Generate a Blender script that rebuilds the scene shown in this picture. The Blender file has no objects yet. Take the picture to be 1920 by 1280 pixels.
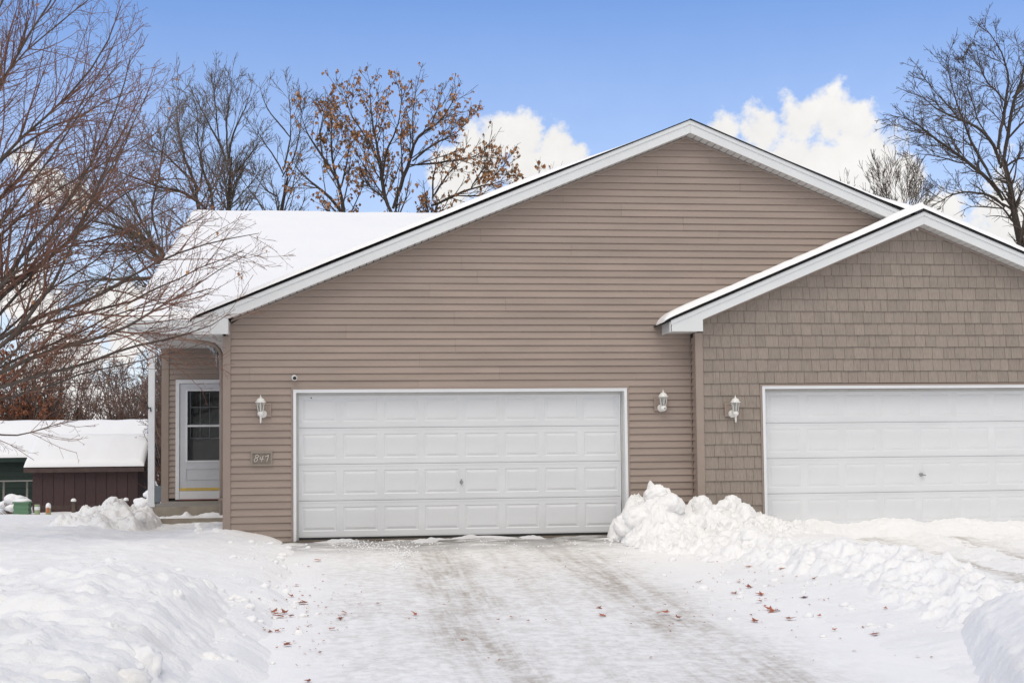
import bpy, math, random
import numpy as np
from mathutils import Matrix, Vector

random.seed(7)
S = bpy.context.scene
COL = S.collection

# ------------------------------------------------------------------ camera
CAM_R = np.array([0.99215, -0.12457, -0.01115])
CAM_U = np.array([0.00375, -0.05943, 0.99823])
CAM_W = np.array([0.12501, 0.99043, 0.05849])
CAM_C = np.array([0.5817, -20.3776, 1.1457])
FPX, CY = 2585.56, 704.82
cd = bpy.data.cameras.new("camera")
cam = bpy.data.objects.new("camera", cd)
COL.objects.link(cam)
cd.sensor_width = 36.0
cd.lens = FPX / 1920 * 36.0
cd.shift_y = (CY - 640) / 1920
cd.clip_start = 0.1
cd.clip_end = 2000
M = Matrix.Identity(4)
for i in range(3):
    M[i][0] = CAM_R[i]; M[i][1] = CAM_U[i]; M[i][2] = -CAM_W[i]; M[i][3] = CAM_C[i]
cam.matrix_world = M
S.camera = cam

# ------------------------------------------------------------------ world, sun, exposure
SUN_EL, SUN_AZ = math.radians(58), math.radians(205)
SKY_STRENGTH, CLOUD, SUN_STRENGTH = 0.130, 1.0, 1.25
world = bpy.data.worlds.new("World")
S.world = world
world.use_nodes = True
S.view_settings.view_transform = 'Standard'
S.view_settings.look = 'None'
S.view_settings.exposure = -0.07
S.view_settings.gamma = 1.0
S.view_settings.use_curve_mapping = False
try:
    S.cycles.max_bounces = 6
    S.cycles.transparent_max_bounces = 8
except Exception:
    pass


def ray(x, y):
    return CAM_W + (x - 960) / FPX * CAM_R - (y - CY) / FPX * CAM_U


def at(x, y, Y):
    """the point of the place seen at a spot of the photograph, at the depth Y"""
    d = ray(x, y)
    return CAM_C + (Y - CAM_C[1]) / d[1] * d


def build_world():
    nt = world.node_tree
    N, L = nt.nodes, nt.links
    N.clear()
    out = N.new("ShaderNodeOutputWorld")
    bg = N.new("ShaderNodeBackground")
    sky = N.new("ShaderNodeTexSky")
    sky.sky_type = 'NISHITA'
    sky.sun_disc = False
    sky.sun_elevation = SUN_EL
    sky.sun_rotation = SUN_AZ
    sky.air_density = 1.0
    sky.dust_density = 0.1
    sky.ozone_density = 3.0
    tc = N.new("ShaderNodeTexCoord")

    def math_(op, a, b=None, c=None, clamp=False):
        n = N.new("ShaderNodeMath"); n.operation = op; n.use_clamp = clamp
        for k, v in enumerate((a, b, c)):
            if v is None:
                continue
            if isinstance(v, (int, float)):
                n.inputs[k].default_value = v
            else:
                L.new(v, n.inputs[k])
        return n.outputs[0]
    norm = N.new("ShaderNodeVectorMath"); norm.operation = 'NORMALIZE'
    L.new(tc.outputs['Generated'], norm.inputs[0])
    D = norm.outputs[0]
    # the cumulus heads: (direction, angular radius in degrees)
    heads = []
    for x, y, r in ((930, 265, 50), (985, 262, 58), (1045, 275, 50), (1075, 290, 36), (900, 290, 60), (1000, 330, 80), (870, 330, 80),
                    (1350, 255, 44), (1430, 245, 52), (1500, 232, 56), (1560, 226, 62), (1600, 240, 58),
                    (1640, 285, 62), (1400, 320, 80), (1500, 320, 100), (1590, 340, 100), (1680, 345, 70),
                    (1760, 420, 100), (1880, 420, 110), (40, 300, 50), (90, 350, 48), (150, 375, 45), (60, 560, 70), (230, 600, 80), (130, 690, 140)):
        d = ray(x, y); d = d / np.linalg.norm(d)
        heads.append((d, r / FPX))
    acc = None
    nz = N.new("ShaderNodeTexNoise"); nz.inputs['Scale'].default_value = 30; nz.inputs['Detail'].default_value = 9
    nz.inputs['Roughness'].default_value = 0.62
    L.new(D, nz.inputs['Vector'])
    nzb = N.new("ShaderNodeTexNoise"); nzb.inputs['Scale'].default_value = 3.2; nzb.inputs['Detail'].default_value = 8
    nzb.inputs['Roughness'].default_value = 0.55
    L.new(D, nzb.inputs['Vector'])
    for d, r in heads:
        vd = N.new("ShaderNodeVectorMath"); vd.operation = 'DISTANCE'
        L.new(D, vd.inputs[0]); vd.inputs[1].default_value = tuple(d)
        q = math_('MULTIPLY_ADD', vd.outputs['Value'], -0.85 / r, 1.02)
        acc = q if acc is None else math_('MAXIMUM', acc, q)
    acc = math_('MAXIMUM', acc, -1.0)
    sep = N.new("ShaderNodeSeparateXYZ"); L.new(D, sep.inputs[0])
    # broken cloud over the rest of the sky, thinner towards the north where the photograph looks
    south = math_('MULTIPLY_ADD', sep.outputs['Y'], -2.2, 0.62)
    south = math_('ADD', south, math_('MULTIPLY', math_('MAXIMUM', math_('ADD', sep.outputs['Z'], -0.42), 0.0), 1.8))
    south = math_('MINIMUM', south, 1.15)
    field = math_('MULTIPLY_ADD', nzb.outputs['Fac'], 4.0, -2.35)
    field = math_('ADD', field, south)
    field = math_('MINIMUM', field, 1.2)
    wisp = math_('MULTIPLY_ADD', nz.outputs['Fac'], 2.2, -1.1)
    a1 = math_('ADD', acc, wisp)
    a2 = math_('ADD', field, math_('MULTIPLY', wisp, 0.4))
    m = math_('MAXIMUM', a1, a2)
    mr = N.new("ShaderNodeMapRange"); mr.interpolation_type = 'SMOOTHSTEP'
    mr.inputs['From Min'].default_value = 0.06; mr.inputs['From Max'].default_value = 0.60
    L.new(m, mr.inputs['Value'])
    # thin veil near the horizon
    veil = N.new("ShaderNodeMapRange"); veil.inputs['From Min'].default_value = 0.34; veil.inputs['From Max'].default_value = 0.0
    veil.inputs['To Max'].default_value = 0.72
    L.new(sep.outputs['Z'], veil.inputs['Value'])
    mask = math_('MAXIMUM', mr.outputs[0], veil.outputs[0])
    # cloud tone: bright heads, slightly greyer folds
    shade = math_('ADD', math_('MULTIPLY_ADD', nz.outputs['Fac'], 0.26, 0.70), math_('MULTIPLY', nzb.outputs['Fac'], 0.22))
    cc = N.new("ShaderNodeVectorMath"); cc.operation = 'SCALE'
    cc.inputs[0].default_value = (1.0, 0.985, 0.965)
    L.new(math_('MULTIPLY', shade, CLOUD), cc.inputs['Scale'])
    sk = N.new("ShaderNodeVectorMath"); sk.operation = 'SCALE'
    deep = N.new("ShaderNodeVectorMath"); deep.operation = 'MULTIPLY'
    L.new(sky.outputs[0], deep.inputs[0]); deep.inputs[1].default_value = (0.90, 1.10, 1.42)
    L.new(deep.outputs[0], sk.inputs[0]); sk.inputs['Scale'].default_value = SKY_STRENGTH
    mix = N.new("ShaderNodeMix"); mix.data_type = 'RGBA'
    L.new(mask, mix.inputs['Factor']); L.new(sk.outputs[0], mix.inputs['A']); L.new(cc.outputs[0], mix.inputs['B'])
    L.new(mix.outputs['Result'], bg.inputs['Color'])
    bg.inputs['Strength'].default_value = 1.0
    L.new(bg.outputs[0], out.inputs[0])


build_world()
ld = bpy.data.lights.new("sun", 'SUN')
ld.energy = SUN_STRENGTH
ld.angle = math.radians(45)
ld.color = (1.0, 0.93, 0.82)
sun = bpy.data.objects.new("sun", ld)
COL.objects.link(sun)
sv = Vector((math.sin(SUN_AZ) * math.cos(SUN_EL), math.cos(SUN_AZ) * math.cos(SUN_EL), math.sin(SUN_EL)))
sun.rotation_euler = sv.to_track_quat('Z', 'Y').to_euler()
sun.location = (-8, -25, 25)

# ------------------------------------------------------------------ materials
MATS = {}


def mat(name, col, rough=0.6, var=0.0, vscale=6.0, stretch=(1, 1, 1), bump=0.0, bscale=40.0, rnd=0.0, col2=None, metal=0.0, spec=0.5, detail=5):
    """a procedural surface: base colour, noise towards col2 (or +-var), bump, per-object random tone"""
    m = bpy.data.materials.new(name); m.use_nodes = True
    nt = m.node_tree; N, L = nt.nodes, nt.links
    b = N['Principled BSDF']
    b.inputs['Roughness'].default_value = rough
    b.inputs['Metallic'].default_value = metal
    b.inputs['Specular IOR Level'].default_value = spec
    tc = N.new("ShaderNodeTexCoord")
    mp = N.new("ShaderNodeMapping"); mp.inputs['Scale'].default_value = stretch
    L.new(tc.outputs['Object'], mp.inputs['Vector'])
    n = N.new("ShaderNodeTexNoise"); n.inputs['Scale'].default_value = vscale; n.inputs['Detail'].default_value = detail
    L.new(mp.outputs[0], n.inputs['Vector'])
    c1 = tuple(col) + (1,)
    if col2 is None:
        ca = tuple(max(0, c * (1 - var)) for c in col) + (1,)
        cb = tuple(min(1, c * (1 + var)) for c in col) + (1,)
    else:
        ca, cb = c1, tuple(col2) + (1,)
    mr = N.new("ShaderNodeMapRange"); mr.inputs['From Min'].default_value = 0.3; mr.inputs['From Max'].default_value = 0.7
    L.new(n.outputs['Fac'], mr.inputs['Value'])
    mx = N.new("ShaderNodeMix"); mx.data_type = 'RGBA'
    L.new(mr.outputs[0], mx.inputs['Factor']); mx.inputs['A'].default_value = ca; mx.inputs['B'].default_value = cb
    res = mx.outputs['Result']
    if rnd:
        oi = N.new("ShaderNodeObjectInfo")
        r = N.new("ShaderNodeMapRange"); r.inputs['To Min'].default_value = 1 - rnd; r.inputs['To Max'].default_value = 1 + rnd
        L.new(oi.outputs['Random'], r.inputs['Value'])
        vs = N.new("ShaderNodeVectorMath"); vs.operation = 'SCALE'
        L.new(res, vs.inputs[0]); L.new(r.outputs[0], vs.inputs['Scale'])
        res = vs.outputs[0]
    L.new(res, b.inputs['Base Color'])
    if bump:
        n2 = N.new("ShaderNodeTexNoise"); n2.inputs['Scale'].default_value = bscale; n2.inputs['Detail'].default_value = 6
        L.new(mp.outputs[0], n2.inputs['Vector'])
        bp = N.new("ShaderNodeBump"); bp.inputs['Strength'].default_value = min(1.0, bump); bp.inputs['Distance'].default_value = 0.01
        L.new(n2.outputs['Fac'], bp.inputs['Height']); L.new(bp.outputs[0], b.inputs['Normal'])
    MATS[name] = m
    return m


SIDING = mat("tan_vinyl_siding", (0.322, 0.255, 0.216), 0.55, 0.075, 1.6, (0.6, 1, 4), 0.25, 14, rnd=0.045, detail=8)
TRIM_TAN = mat("tan_trim", (0.312, 0.248, 0.210), 0.55, 0.03, 4.0, rnd=0.02)
SHAKE = mat("tan_shake_siding", (0.276, 0.230, 0.194), 0.65, 0.15, 3.0, (30, 30, 1.2), 0.5, 3.0, rnd=0.075)
WHITE = mat("white_trim", (0.70, 0.715, 0.72), 0.45, 0.025, 2.0, bump=0.06, bscale=6)
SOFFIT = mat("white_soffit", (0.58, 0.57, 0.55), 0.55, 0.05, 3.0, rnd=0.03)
DOORW = mat("white_garage_door", (0.69, 0.70, 0.715), 0.42, 0.045, 1.1, (1, 1, 2.2), 0.10, 30, detail=9)
FRAMEW = mat("white_door_frame", (0.76, 0.77, 0.79), 0.4, 0.03, 3.0)
STOP = mat("grey_weather_strip", (0.50, 0.50, 0.48), 0.6, 0.06, 5)
BLACK = mat("black_shingle_edge", (0.012, 0.012, 0.014), 0.85, 0.3, 30)
DARK = mat("dark_gap", (0.03, 0.025, 0.022), 0.9, 0.2, 8)
CONC = mat("concrete", (0.30, 0.262, 0.215), 0.85, 0.14, 5.0, (1, 1, 1), 0.4, 60)
METAL = mat("dull_metal", (0.32, 0.32, 0.32), 0.35, 0.1, 12, metal=0.8)
BRASS = mat("brass", (0.62, 0.44, 0.13), 0.35, 0.12, 9, metal=0.75)
LAMPW = mat("white_lamp_enamel", (0.76, 0.75, 0.72), 0.35, 0.05, 30)
RUBBER = mat("black_rubber", (0.02, 0.02, 0.02), 0.6, 0.2, 20)
DOORGREY = mat("pale_grey_door_paint", (0.60, 0.62, 0.66), 0.45, 0.03, 3)
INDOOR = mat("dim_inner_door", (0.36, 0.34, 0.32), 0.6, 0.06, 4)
BARK = mat("grey_brown_bark", (0.085, 0.066, 0.054), 0.9, 0.35, 6, (4, 4, 1), 0.6, 20)
TWIG = mat("red_brown_twig", (0.178, 0.090, 0.062), 0.85, 0.35, 1.3)
TWIGG = mat("grey_twig", (0.150, 0.120, 0.096), 0.9, 0.3, 1.0)
TWIGB = mat("brown_twig", (0.100, 0.076, 0.058), 0.9, 0.3, 1.0)
BARKD = mat("dark_bark", (0.062, 0.048, 0.038), 0.95, 0.35, 5, (4, 4, 1), 0.6, 20)
BRUSHM = mat("brush_twig", (0.190, 0.122, 0.098), 0.9, 0.4, 0.6)
LEAFO = mat("russet_leaf", (0.52, 0.26, 0.105), 0.75, 0.0, 1.6, col2=(0.34, 0.165, 0.075))
LEAFR = mat("fallen_red_leaf", (0.27, 0.055, 0.032), 0.7, 0.0, 1.5, col2=(0.36, 0.15, 0.07), rnd=0.35)
LEAFB = mat("rust_bush_leaf", (0.30, 0.115, 0.055), 0.8, 0.0, 1.2, col2=(0.20, 0.085, 0.050))
LEAFD = mat("fallen_dark_leaf", (0.10, 0.016, 0.020), 0.7, 0.2, 14)
SHEDB = mat("brown_shed_board", (0.066, 0.037, 0.037), 0.8, 0.14, 5, (8, 8, 1), 0.3, 12, rnd=0.08)
SHEDT = mat("brown_shed_trim", (0.075, 0.048, 0.042), 0.8, 0.2, 6)
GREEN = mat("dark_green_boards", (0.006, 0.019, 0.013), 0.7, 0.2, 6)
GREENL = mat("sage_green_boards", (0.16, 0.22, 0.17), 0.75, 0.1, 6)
BIN = mat("green_plastic", (0.115, 0.23, 0.135), 0.5, 0.08, 5)
TUBEG = mat("pale_green_tube", (0.30, 0.36, 0.22), 0.55, 0.1, 6)
ORANGE = mat("orange_label", (0.55, 0.14, 0.05), 0.6, 0.15, 12)
WOODP = mat("weathered_wood", (0.10, 0.075, 0.062), 0.85, 0.2, 8)
UTIL = mat("blue_grey_metal", (0.13, 0.16, 0.18), 0.55, 0.1, 6)
CONIFER = mat("dark_spruce", (0.030, 0.042, 0.026), 0.9, 0.4, 3)


def snow_mat(name, dirt=0.0, dirtcol=(0.42, 0.36, 0.29), base=(0.925, 0.92, 0.92), fine=0.75):
    m = bpy.data.materials.new(name); m.use_nodes = True
    nt = m.node_tree; N, L = nt.nodes, nt.links
    b = N['Principled BSDF']; b.inputs['Roughness'].default_value = 0.75; b.inputs['Specular IOR Level'].default_value = 0.25
    tc = N.new("ShaderNodeTexCoord")
    n = N.new("ShaderNodeTexNoise"); n.inputs['Scale'].default_value = 1.4; n.inputs['Detail'].default_value = 10; n.inputs['Roughness'].default_value = 0.62
    L.new(tc.outputs['Object'], n.inputs['Vector'])
    mr = N.new("ShaderNodeMapRange"); mr.inputs['From Min'].default_value = 0.53; mr.inputs['From Max'].default_value = 0.78
    mr.inputs['To Max'].default_value = dirt
    L.new(n.outputs['Fac'], mr.inputs['Value'])
    mx = N.new("ShaderNodeMix"); mx.data_type = 'RGBA'
    mx.inputs['A'].default_value = base + (1,); mx.inputs['B'].default_value = dirtcol + (1,)
    L.new(mr.outputs[0], mx.inputs['Factor']); L.new(mx.outputs['Result'], b.inputs['Base Color'])
    n2 = N.new("ShaderNodeTexNoise"); n2.inputs['Scale'].default_value = 14; n2.inputs['Detail'].default_value = 12; n2.inputs['Roughness'].default_value = 0.72
    L.new(tc.outputs['Object'], n2.inputs['Vector'])
    bp = N.new("ShaderNodeBump"); bp.inputs['Strength'].default_value = fine; bp.inputs['Distance'].default_value = 0.03
    L.new(n2.outputs['Fac'], bp.inputs['Height']); L.new(bp.outputs[0], b.inputs['Normal'])
    MATS[name] = m
    return m


SNOW = snow_mat("fresh_snow", 0.10)
SNOWROOF = snow_mat("roof_snow", 0.0, base=(0.885, 0.885, 0.893), fine=0.2)
SNOWDIRTY = snow_mat("ploughed_snow", 0.38, (0.50, 0.46, 0.42), fine=0.85)


def driveway_mat(name, lines, bare=True):
    """trodden snow and ice on concrete: wheel stains along the drive, wet patches by the door"""
    m = bpy.data.materials.new(name); m.use_nodes = True
    nt = m.node_tree; N, L = nt.nodes, nt.links
    b = N['Principled BSDF']; b.inputs['Roughness'].default_value = 0.6; b.inputs['Specular IOR Level'].default_value = 0.35
    tc = N.new("ShaderNodeTexCoord")

    def mth(op, a, bb=None, c=None, clamp=False):
        n = N.new("ShaderNodeMath"); n.operation = op; n.use_clamp = clamp
        for k, v in enumerate((a, bb, c)):
            if v is None:
                continue
            if isinstance(v, (int, float)):
                n.inputs[k].default_value = v
            else:
                L.new(v, n.inputs[k])
        return n.outputs[0]

    def noise(scale, st, detail=8, rough=0.6):
        mp = N.new("ShaderNodeMapping"); mp.inputs['Scale'].default_value = st
        L.new(tc.outputs['Object'], mp.inputs['Vector'])
        n = N.new("ShaderNodeTexNoise"); n.inputs['Scale'].default_value = scale; n.inputs['Detail'].default_value = detail
        n.inputs['Roughness'].default_value = rough
        L.new(mp.outputs[0], n.inputs['Vector'])
        return n.outputs['Fac']

    def ramp(v, a, c, t0=0.0, t1=1.0):
        mr = N.new("ShaderNodeMapRange"); mr.interpolation_type = 'SMOOTHSTEP'
        mr.inputs['From Min'].default_value = a; mr.inputs['From Max'].default_value = c
        mr.inputs['To Min'].default_value = t0; mr.inputs['To Max'].default_value = t1
        L.new(v, mr.inputs['Value'])
        return mr.outputs[0]
    sp = N.new("ShaderNodeSeparateXYZ"); L.new(tc.outputs['Object'], sp.inputs[0])
    X, Y = sp.outputs['X'], sp.outputs['Y']
    wob = mth('MULTIPLY_ADD', noise(0.5, (1, 1, 1), 3), 0.9, -0.45)
    Xw = mth('ADD', X, wob)
    track = None
    for x0, w, st in lines:
        t = mth('ABSOLUTE', mth('SUBTRACT', Xw, x0))
        t = ramp(t, w, 0.04, 0.0, st)
        track = t if track is None else mth('MAXIMUM', track, t)
    streak = noise(2.4, (3.0, 0.14, 1), 11, 0.70)
    blot = noise(0.9, (1.0, 0.7, 1), 9, 0.62)
    cross = noise(9.0, (1.0, 0.9, 1), 10, 0.74)
    f = mth('MULTIPLY', track, ramp(streak, 0.34, 0.66, 0.22, 1.0))
    f = mth('MULTIPLY', f, ramp(blot, 0.36, 0.60, 0.40, 1.0))
    f = mth('MULTIPLY', f, ramp(cross, 0.34, 0.62, 0.45, 1.0))
    g = mth('MULTIPLY', ramp(blot, 0.42, 0.72), 0.34)
    g = mth('MULTIPLY', g, ramp(cross, 0.34, 0.66, 0.2, 1.0))
    f = mth('MAXIMUM', mth('MULTIPLY', f, 0.95), mth('MULTIPLY', g, 0.7))
    # the trodden part fades into clean snow towards both edges
    lo, hi = lines[0][0] - 1.75, lines[1][0] + 1.25
    inner = mth('MULTIPLY', ramp(Xw, lo, lo + 0.7), ramp(Xw, hi, hi - 1.1))
    f = mth('MULTIPLY', f, inner)
    base = N.new("ShaderNodeMix"); base.data_type = 'RGBA'
    base.inputs['A'].default_value = (0.92, 0.915, 0.91, 1); base.inputs['B'].default_value = (0.74, 0.725, 0.705, 1)
    L.new(mth('MULTIPLY', ramp(cross, 0.38, 0.66), inner), base.inputs['Factor'])
    mx = N.new("ShaderNodeMix"); mx.data_type = 'RGBA'
    L.new(base.outputs['Result'], mx.inputs['A']); mx.inputs['B'].default_value = (0.32, 0.26, 0.195, 1)
    L.new(f, mx.inputs['Factor'])
    res = mx.outputs['Result']
    rough = mth('MULTIPLY_ADD', f, -0.15, 0.65)
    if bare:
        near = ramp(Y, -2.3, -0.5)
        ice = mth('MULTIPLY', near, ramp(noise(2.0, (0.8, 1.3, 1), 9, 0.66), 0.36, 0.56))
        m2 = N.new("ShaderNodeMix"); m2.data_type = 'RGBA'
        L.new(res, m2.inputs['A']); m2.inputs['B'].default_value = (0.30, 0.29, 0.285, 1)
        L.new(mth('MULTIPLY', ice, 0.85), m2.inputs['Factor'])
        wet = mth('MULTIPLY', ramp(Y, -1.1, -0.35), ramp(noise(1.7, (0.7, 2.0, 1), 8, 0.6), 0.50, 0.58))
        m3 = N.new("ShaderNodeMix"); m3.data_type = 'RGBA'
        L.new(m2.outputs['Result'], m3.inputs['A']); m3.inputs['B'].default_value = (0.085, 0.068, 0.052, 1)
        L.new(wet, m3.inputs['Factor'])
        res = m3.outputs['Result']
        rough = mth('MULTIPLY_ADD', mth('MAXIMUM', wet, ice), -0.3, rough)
    L.new(res, b.inputs['Base Color'])
    L.new(rough, b.inputs['Roughness'])
    bp = N.new("ShaderNodeBump"); bp.inputs['Strength'].default_value = 0.55; bp.inputs['Distance'].default_value = 0.02
    L.new(mth('ADD', cross, mth('MULTIPLY', streak, 0.6)), bp.inputs['Height']); L.new(bp.outputs[0], b.inputs['Normal'])
    return m


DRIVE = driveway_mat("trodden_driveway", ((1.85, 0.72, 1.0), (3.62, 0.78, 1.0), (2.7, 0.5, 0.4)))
DRIVE2 = driveway_mat("slushy_driveway", ((8.2, 0.35, 0.9), (9.2, 0.5, 1.0), (10.3, 0.4, 0.8)), bare=False)


def glass_mat(name, tint=(0.9, 0.93, 0.95), alpha=0.25, rough=0.03):
    m = bpy.data.materials.new(name); m.use_nodes = True
    nt = m.node_tree; N, L = nt.nodes, nt.links
    N.clear()
    out = N.new("ShaderNodeOutputMaterial")
    tr = N.new("ShaderNodeBsdfTransparent"); tr.inputs[0].default_value = tint + (1,)
    gl = N.new("ShaderNodeBsdfGlossy"); gl.inputs['Roughness'].default_value = rough
    fr = N.new("ShaderNodeFresnel"); fr.inputs['IOR'].default_value = 1.5
    ad = N.new("ShaderNodeMath"); ad.operation = 'MULTIPLY_ADD'; ad.inputs[1].default_value = 1.0; ad.inputs[2].default_value = alpha * 0.2
    mx = N.new("ShaderNodeMixShader")
    L.new(fr.outputs[0], ad.inputs[0]); L.new(ad.outputs[0], mx.inputs[0]); L.new(tr.outputs[0], mx.inputs[1]); L.new(gl.outputs[0], mx.inputs[2])
    L.new(mx.outputs[0], out.inputs[0])
    return m


GLASS = glass_mat("door_glass", (0.72, 0.74, 0.75), -0.08)
LAMPGLASS = glass_mat("lamp_glass", (0.92, 0.93, 0.9), 0.4, 0.08)
ICE = glass_mat("icicle_ice", (0.9, 0.93, 0.96), 1.2, 0.12)

# ------------------------------------------------------------------ mesh helpers


def thing(name, label, cat, loc, group=None):
    o = bpy.data.objects.new(name, None)
    o.empty_display_size = 0.2
    COL.objects.link(o)
    o.location = loc
    o['label'] = label; o['category'] = cat
    if group:
        o['group'] = group
    return o


def tag(o, label, cat, group=None):
    o['label'] = label; o['category'] = cat
    if group:
        o['group'] = group
    return o


def rootpos(o):
    p = Vector((0, 0, 0))
    while o is not None:
        p = p + o.location
        o = o.parent
    return p


def link(name, me, m, parent=None, loc=None):
    o = bpy.data.objects.new(name, me)
    COL.objects.link(o)
    if m is not None and not me.materials:
        me.materials.append(m)
    if parent is not None:
        o.parent = parent
        if loc is None:
            o.location = -rootpos(parent)      # mesh is in world coordinates
        else:
            o.location = Vector(loc) - rootpos(parent)
    elif loc is not None:
        o.location = loc
    return o


def poly(name, v, f, m, parent=None, smooth=False, loc=None):
    me = bpy.data.meshes.new(name)
    me.from_pydata([tuple(map(float, p)) for p in v], [], f)
    if smooth:
        me.polygons.foreach_set("use_smooth", [True] * len(me.polygons))
    me.update()
    return link(name, me, m, parent, loc)


def fastmesh(name, V, F, smooth=True):
    """V (n,3) and quads F (k,4) or triangles (k,3) from numpy"""
    V = np.ascontiguousarray(V, np.float32); F = np.ascontiguousarray(F, np.int32)
    me = bpy.data.meshes.new(name)
    n, k = F.shape
    me.vertices.add(len(V)); me.vertices.foreach_set("co", V.ravel())
    me.loops.add(n * k); me.loops.foreach_set("vertex_index", F.ravel())
    me.polygons.add(n); me.polygons.foreach_set("loop_start", np.arange(0, n * k, k, dtype=np.int32))
    if smooth:
        me.polygons.foreach_set("use_smooth", np.ones(n, bool))
    me.update(calc_edges=True)
    return me


class MB:
    def __init__(s):
        s.v = []; s.f = []

    def add(s, v, f):
        o = len(s.v)
        s.v += [tuple(map(float, p)) for p in v]
        s.f += [tuple(i + o for i in q) for q in f]
        return s

    def box(s, x0, x1, y0, y1, z0, z1):
        return s.add([(x0, y0, z0), (x1, y0, z0), (x1, y1, z0), (x0, y1, z0), (x0, y0, z1), (x1, y0, z1), (x1, y1, z1), (x0, y1, z1)],
                     [(0, 3, 2, 1), (4, 5, 6, 7), (0, 1, 5, 4), (1, 2, 6, 5), (2, 3, 7, 6), (3, 0, 4, 7)])

    def prism(s, pts, y0, y1):
        """polygon in x,z (counter-clockwise seen from the front) swept from y0 (front) to y1"""
        n = len(pts)
        v = [(p[0], y0, p[1]) for p in pts] + [(p[0], y1, p[1]) for p in pts]
        f = [tuple(range(n)), tuple(range(2 * n - 1, n - 1, -1))] + [(i, i + n, (i + 1) % n + n, (i + 1) % n) for i in range(n)]
        return s.add(v, f)

    def tube(s, pts, r, k=8, cap=True):
        pts = [np.array(p, float) for p in pts]
        if not hasattr(r, '__len__'):
            r = [r] * len(pts)
        v = []; f = []
        ref = None
        for i, p in enumerate(pts):
            t = pts[min(i + 1, len(pts) - 1)] - pts[max(i - 1, 0)]
            t = t / (np.linalg.norm(t) + 1e-9)
            if ref is None:
                ref = np.array([0, 0, 1.0]) if abs(t[2]) < 0.9 else np.array([1.0, 0, 0])
            a = np.cross(t, ref); a /= np.linalg.norm(a) + 1e-9
            b = np.cross(t, a)
            ref = np.cross(a, t)
            for j in range(k):
                w = 2 * math.pi * j / k
                v.append(p + r[i] * (math.cos(w) * a + math.sin(w) * b))
        for i in range(len(pts) - 1):
            for j in range(k):
                f.append((i * k + j, i * k + (j + 1) % k, (i + 1) * k + (j + 1) % k, (i + 1) * k + j))
        if cap:
            f.append(tuple(range(k - 1, -1, -1))); f.append(tuple(range((len(pts) - 1) * k, len(pts) * k)))
        return s.add(v, f)

    def lathe(s, prof, c, k=16, ax='z', sq=None):
        """prof: (radius, height) pairs turned about the axis through c; sq = 4 or 6 for flat-sided lanterns"""
        kk = sq or k
        v = []; f = []
        for r, h in prof:
            for j in range(kk):
                w = 2 * math.pi * (j + 0.5) / kk
                a, b = r * math.cos(w), r * math.sin(w)
                if ax == 'z':
                    v.append((c[0] + a, c[1] + b, c[2] + h))
                else:
                    v.append((c[0] + a, c[1] - h, c[2] + b))
        for i in range(len(prof) - 1):
            for j in range(kk):
                f.append((i * kk + j, i * kk + (j + 1) % kk, (i + 1) * kk + (j + 1) % kk, (i + 1) * kk + j))
        f.append(tuple(range(kk - 1, -1, -1))); f.append(tuple(range((len(prof) - 1) * kk, len(prof) * kk)))
        return s.add(v, f)

    def build(s, name, m, parent=None, smooth=False, loc=None):
        return poly(name, s.v, s.f, m, parent, smooth, loc)


# ------------------------------------------------------------------ numpy noise
_rs = np.random.RandomState(11)
_P = _rs.permutation(512)
_G = _rs.randn(512, 2); _G /= np.linalg.norm(_G, axis=1)[:, None]


def pn(x, y):
    xi = np.floor(x).astype(int); yi = np.floor(y).astype(int)
    xf, yf = x - xi, y - yi
    u = xf * xf * xf * (xf * (xf * 6 - 15) + 10); v = yf * yf * yf * (yf * (yf * 6 - 15) + 10)

    def g(i, j):
        h = _P[(_P[(xi + i) & 511] + yi + j) & 511]
        gg = _G[h]
        return gg[..., 0] * (xf - i) + gg[..., 1] * (yf - j)
    a = g(0, 0); b = g(1, 0); c = g(0, 1); d = g(1, 1)
    return (a + u * (b - a)) + v * ((c + u * (d - c)) - (a + u * (b - a)))


def fbm(x, y, oct=5, gain=0.5, billow=False):
    s = 0; a = 1.0; fr = 1.0
    for o in range(oct):
        n = pn(x * fr + 17.3 * o, y * fr - 9.1 * o)
        s = s + a * ((np.abs(n) * 2 - 0.35) if billow else n)
        a *= gain; fr *= 2.03
    return s


def sstep(a, b, x):
    t = np.clip((x - a) / (b - a), 0, 1)
    return t * t * (3 - 2 * t)


# ------------------------------------------------------------------ ground, drives
def base_z(x, y):
    z = np.where(y < 0, 0.045 * np.maximum(y, -13.0), 0.0) - 0.035
    back = sstep(2.0, 18.0, y) * -0.42 - sstep(18.0, 40.0, y) * 0.2
    return z + np.where(y > 0, back, 0)


def drive_edges(y):
    xl = 0.10 + 0.22 * fbm(y * 0.9, y * 0 + 3.1, 5) + 0.10 * sstep(-1.2, 0, y) * -1.0
    xr = 4.66 + 0.55 * fbm(y * 0.7, y * 0 + 8.1, 5)
    return xl, xr


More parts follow.
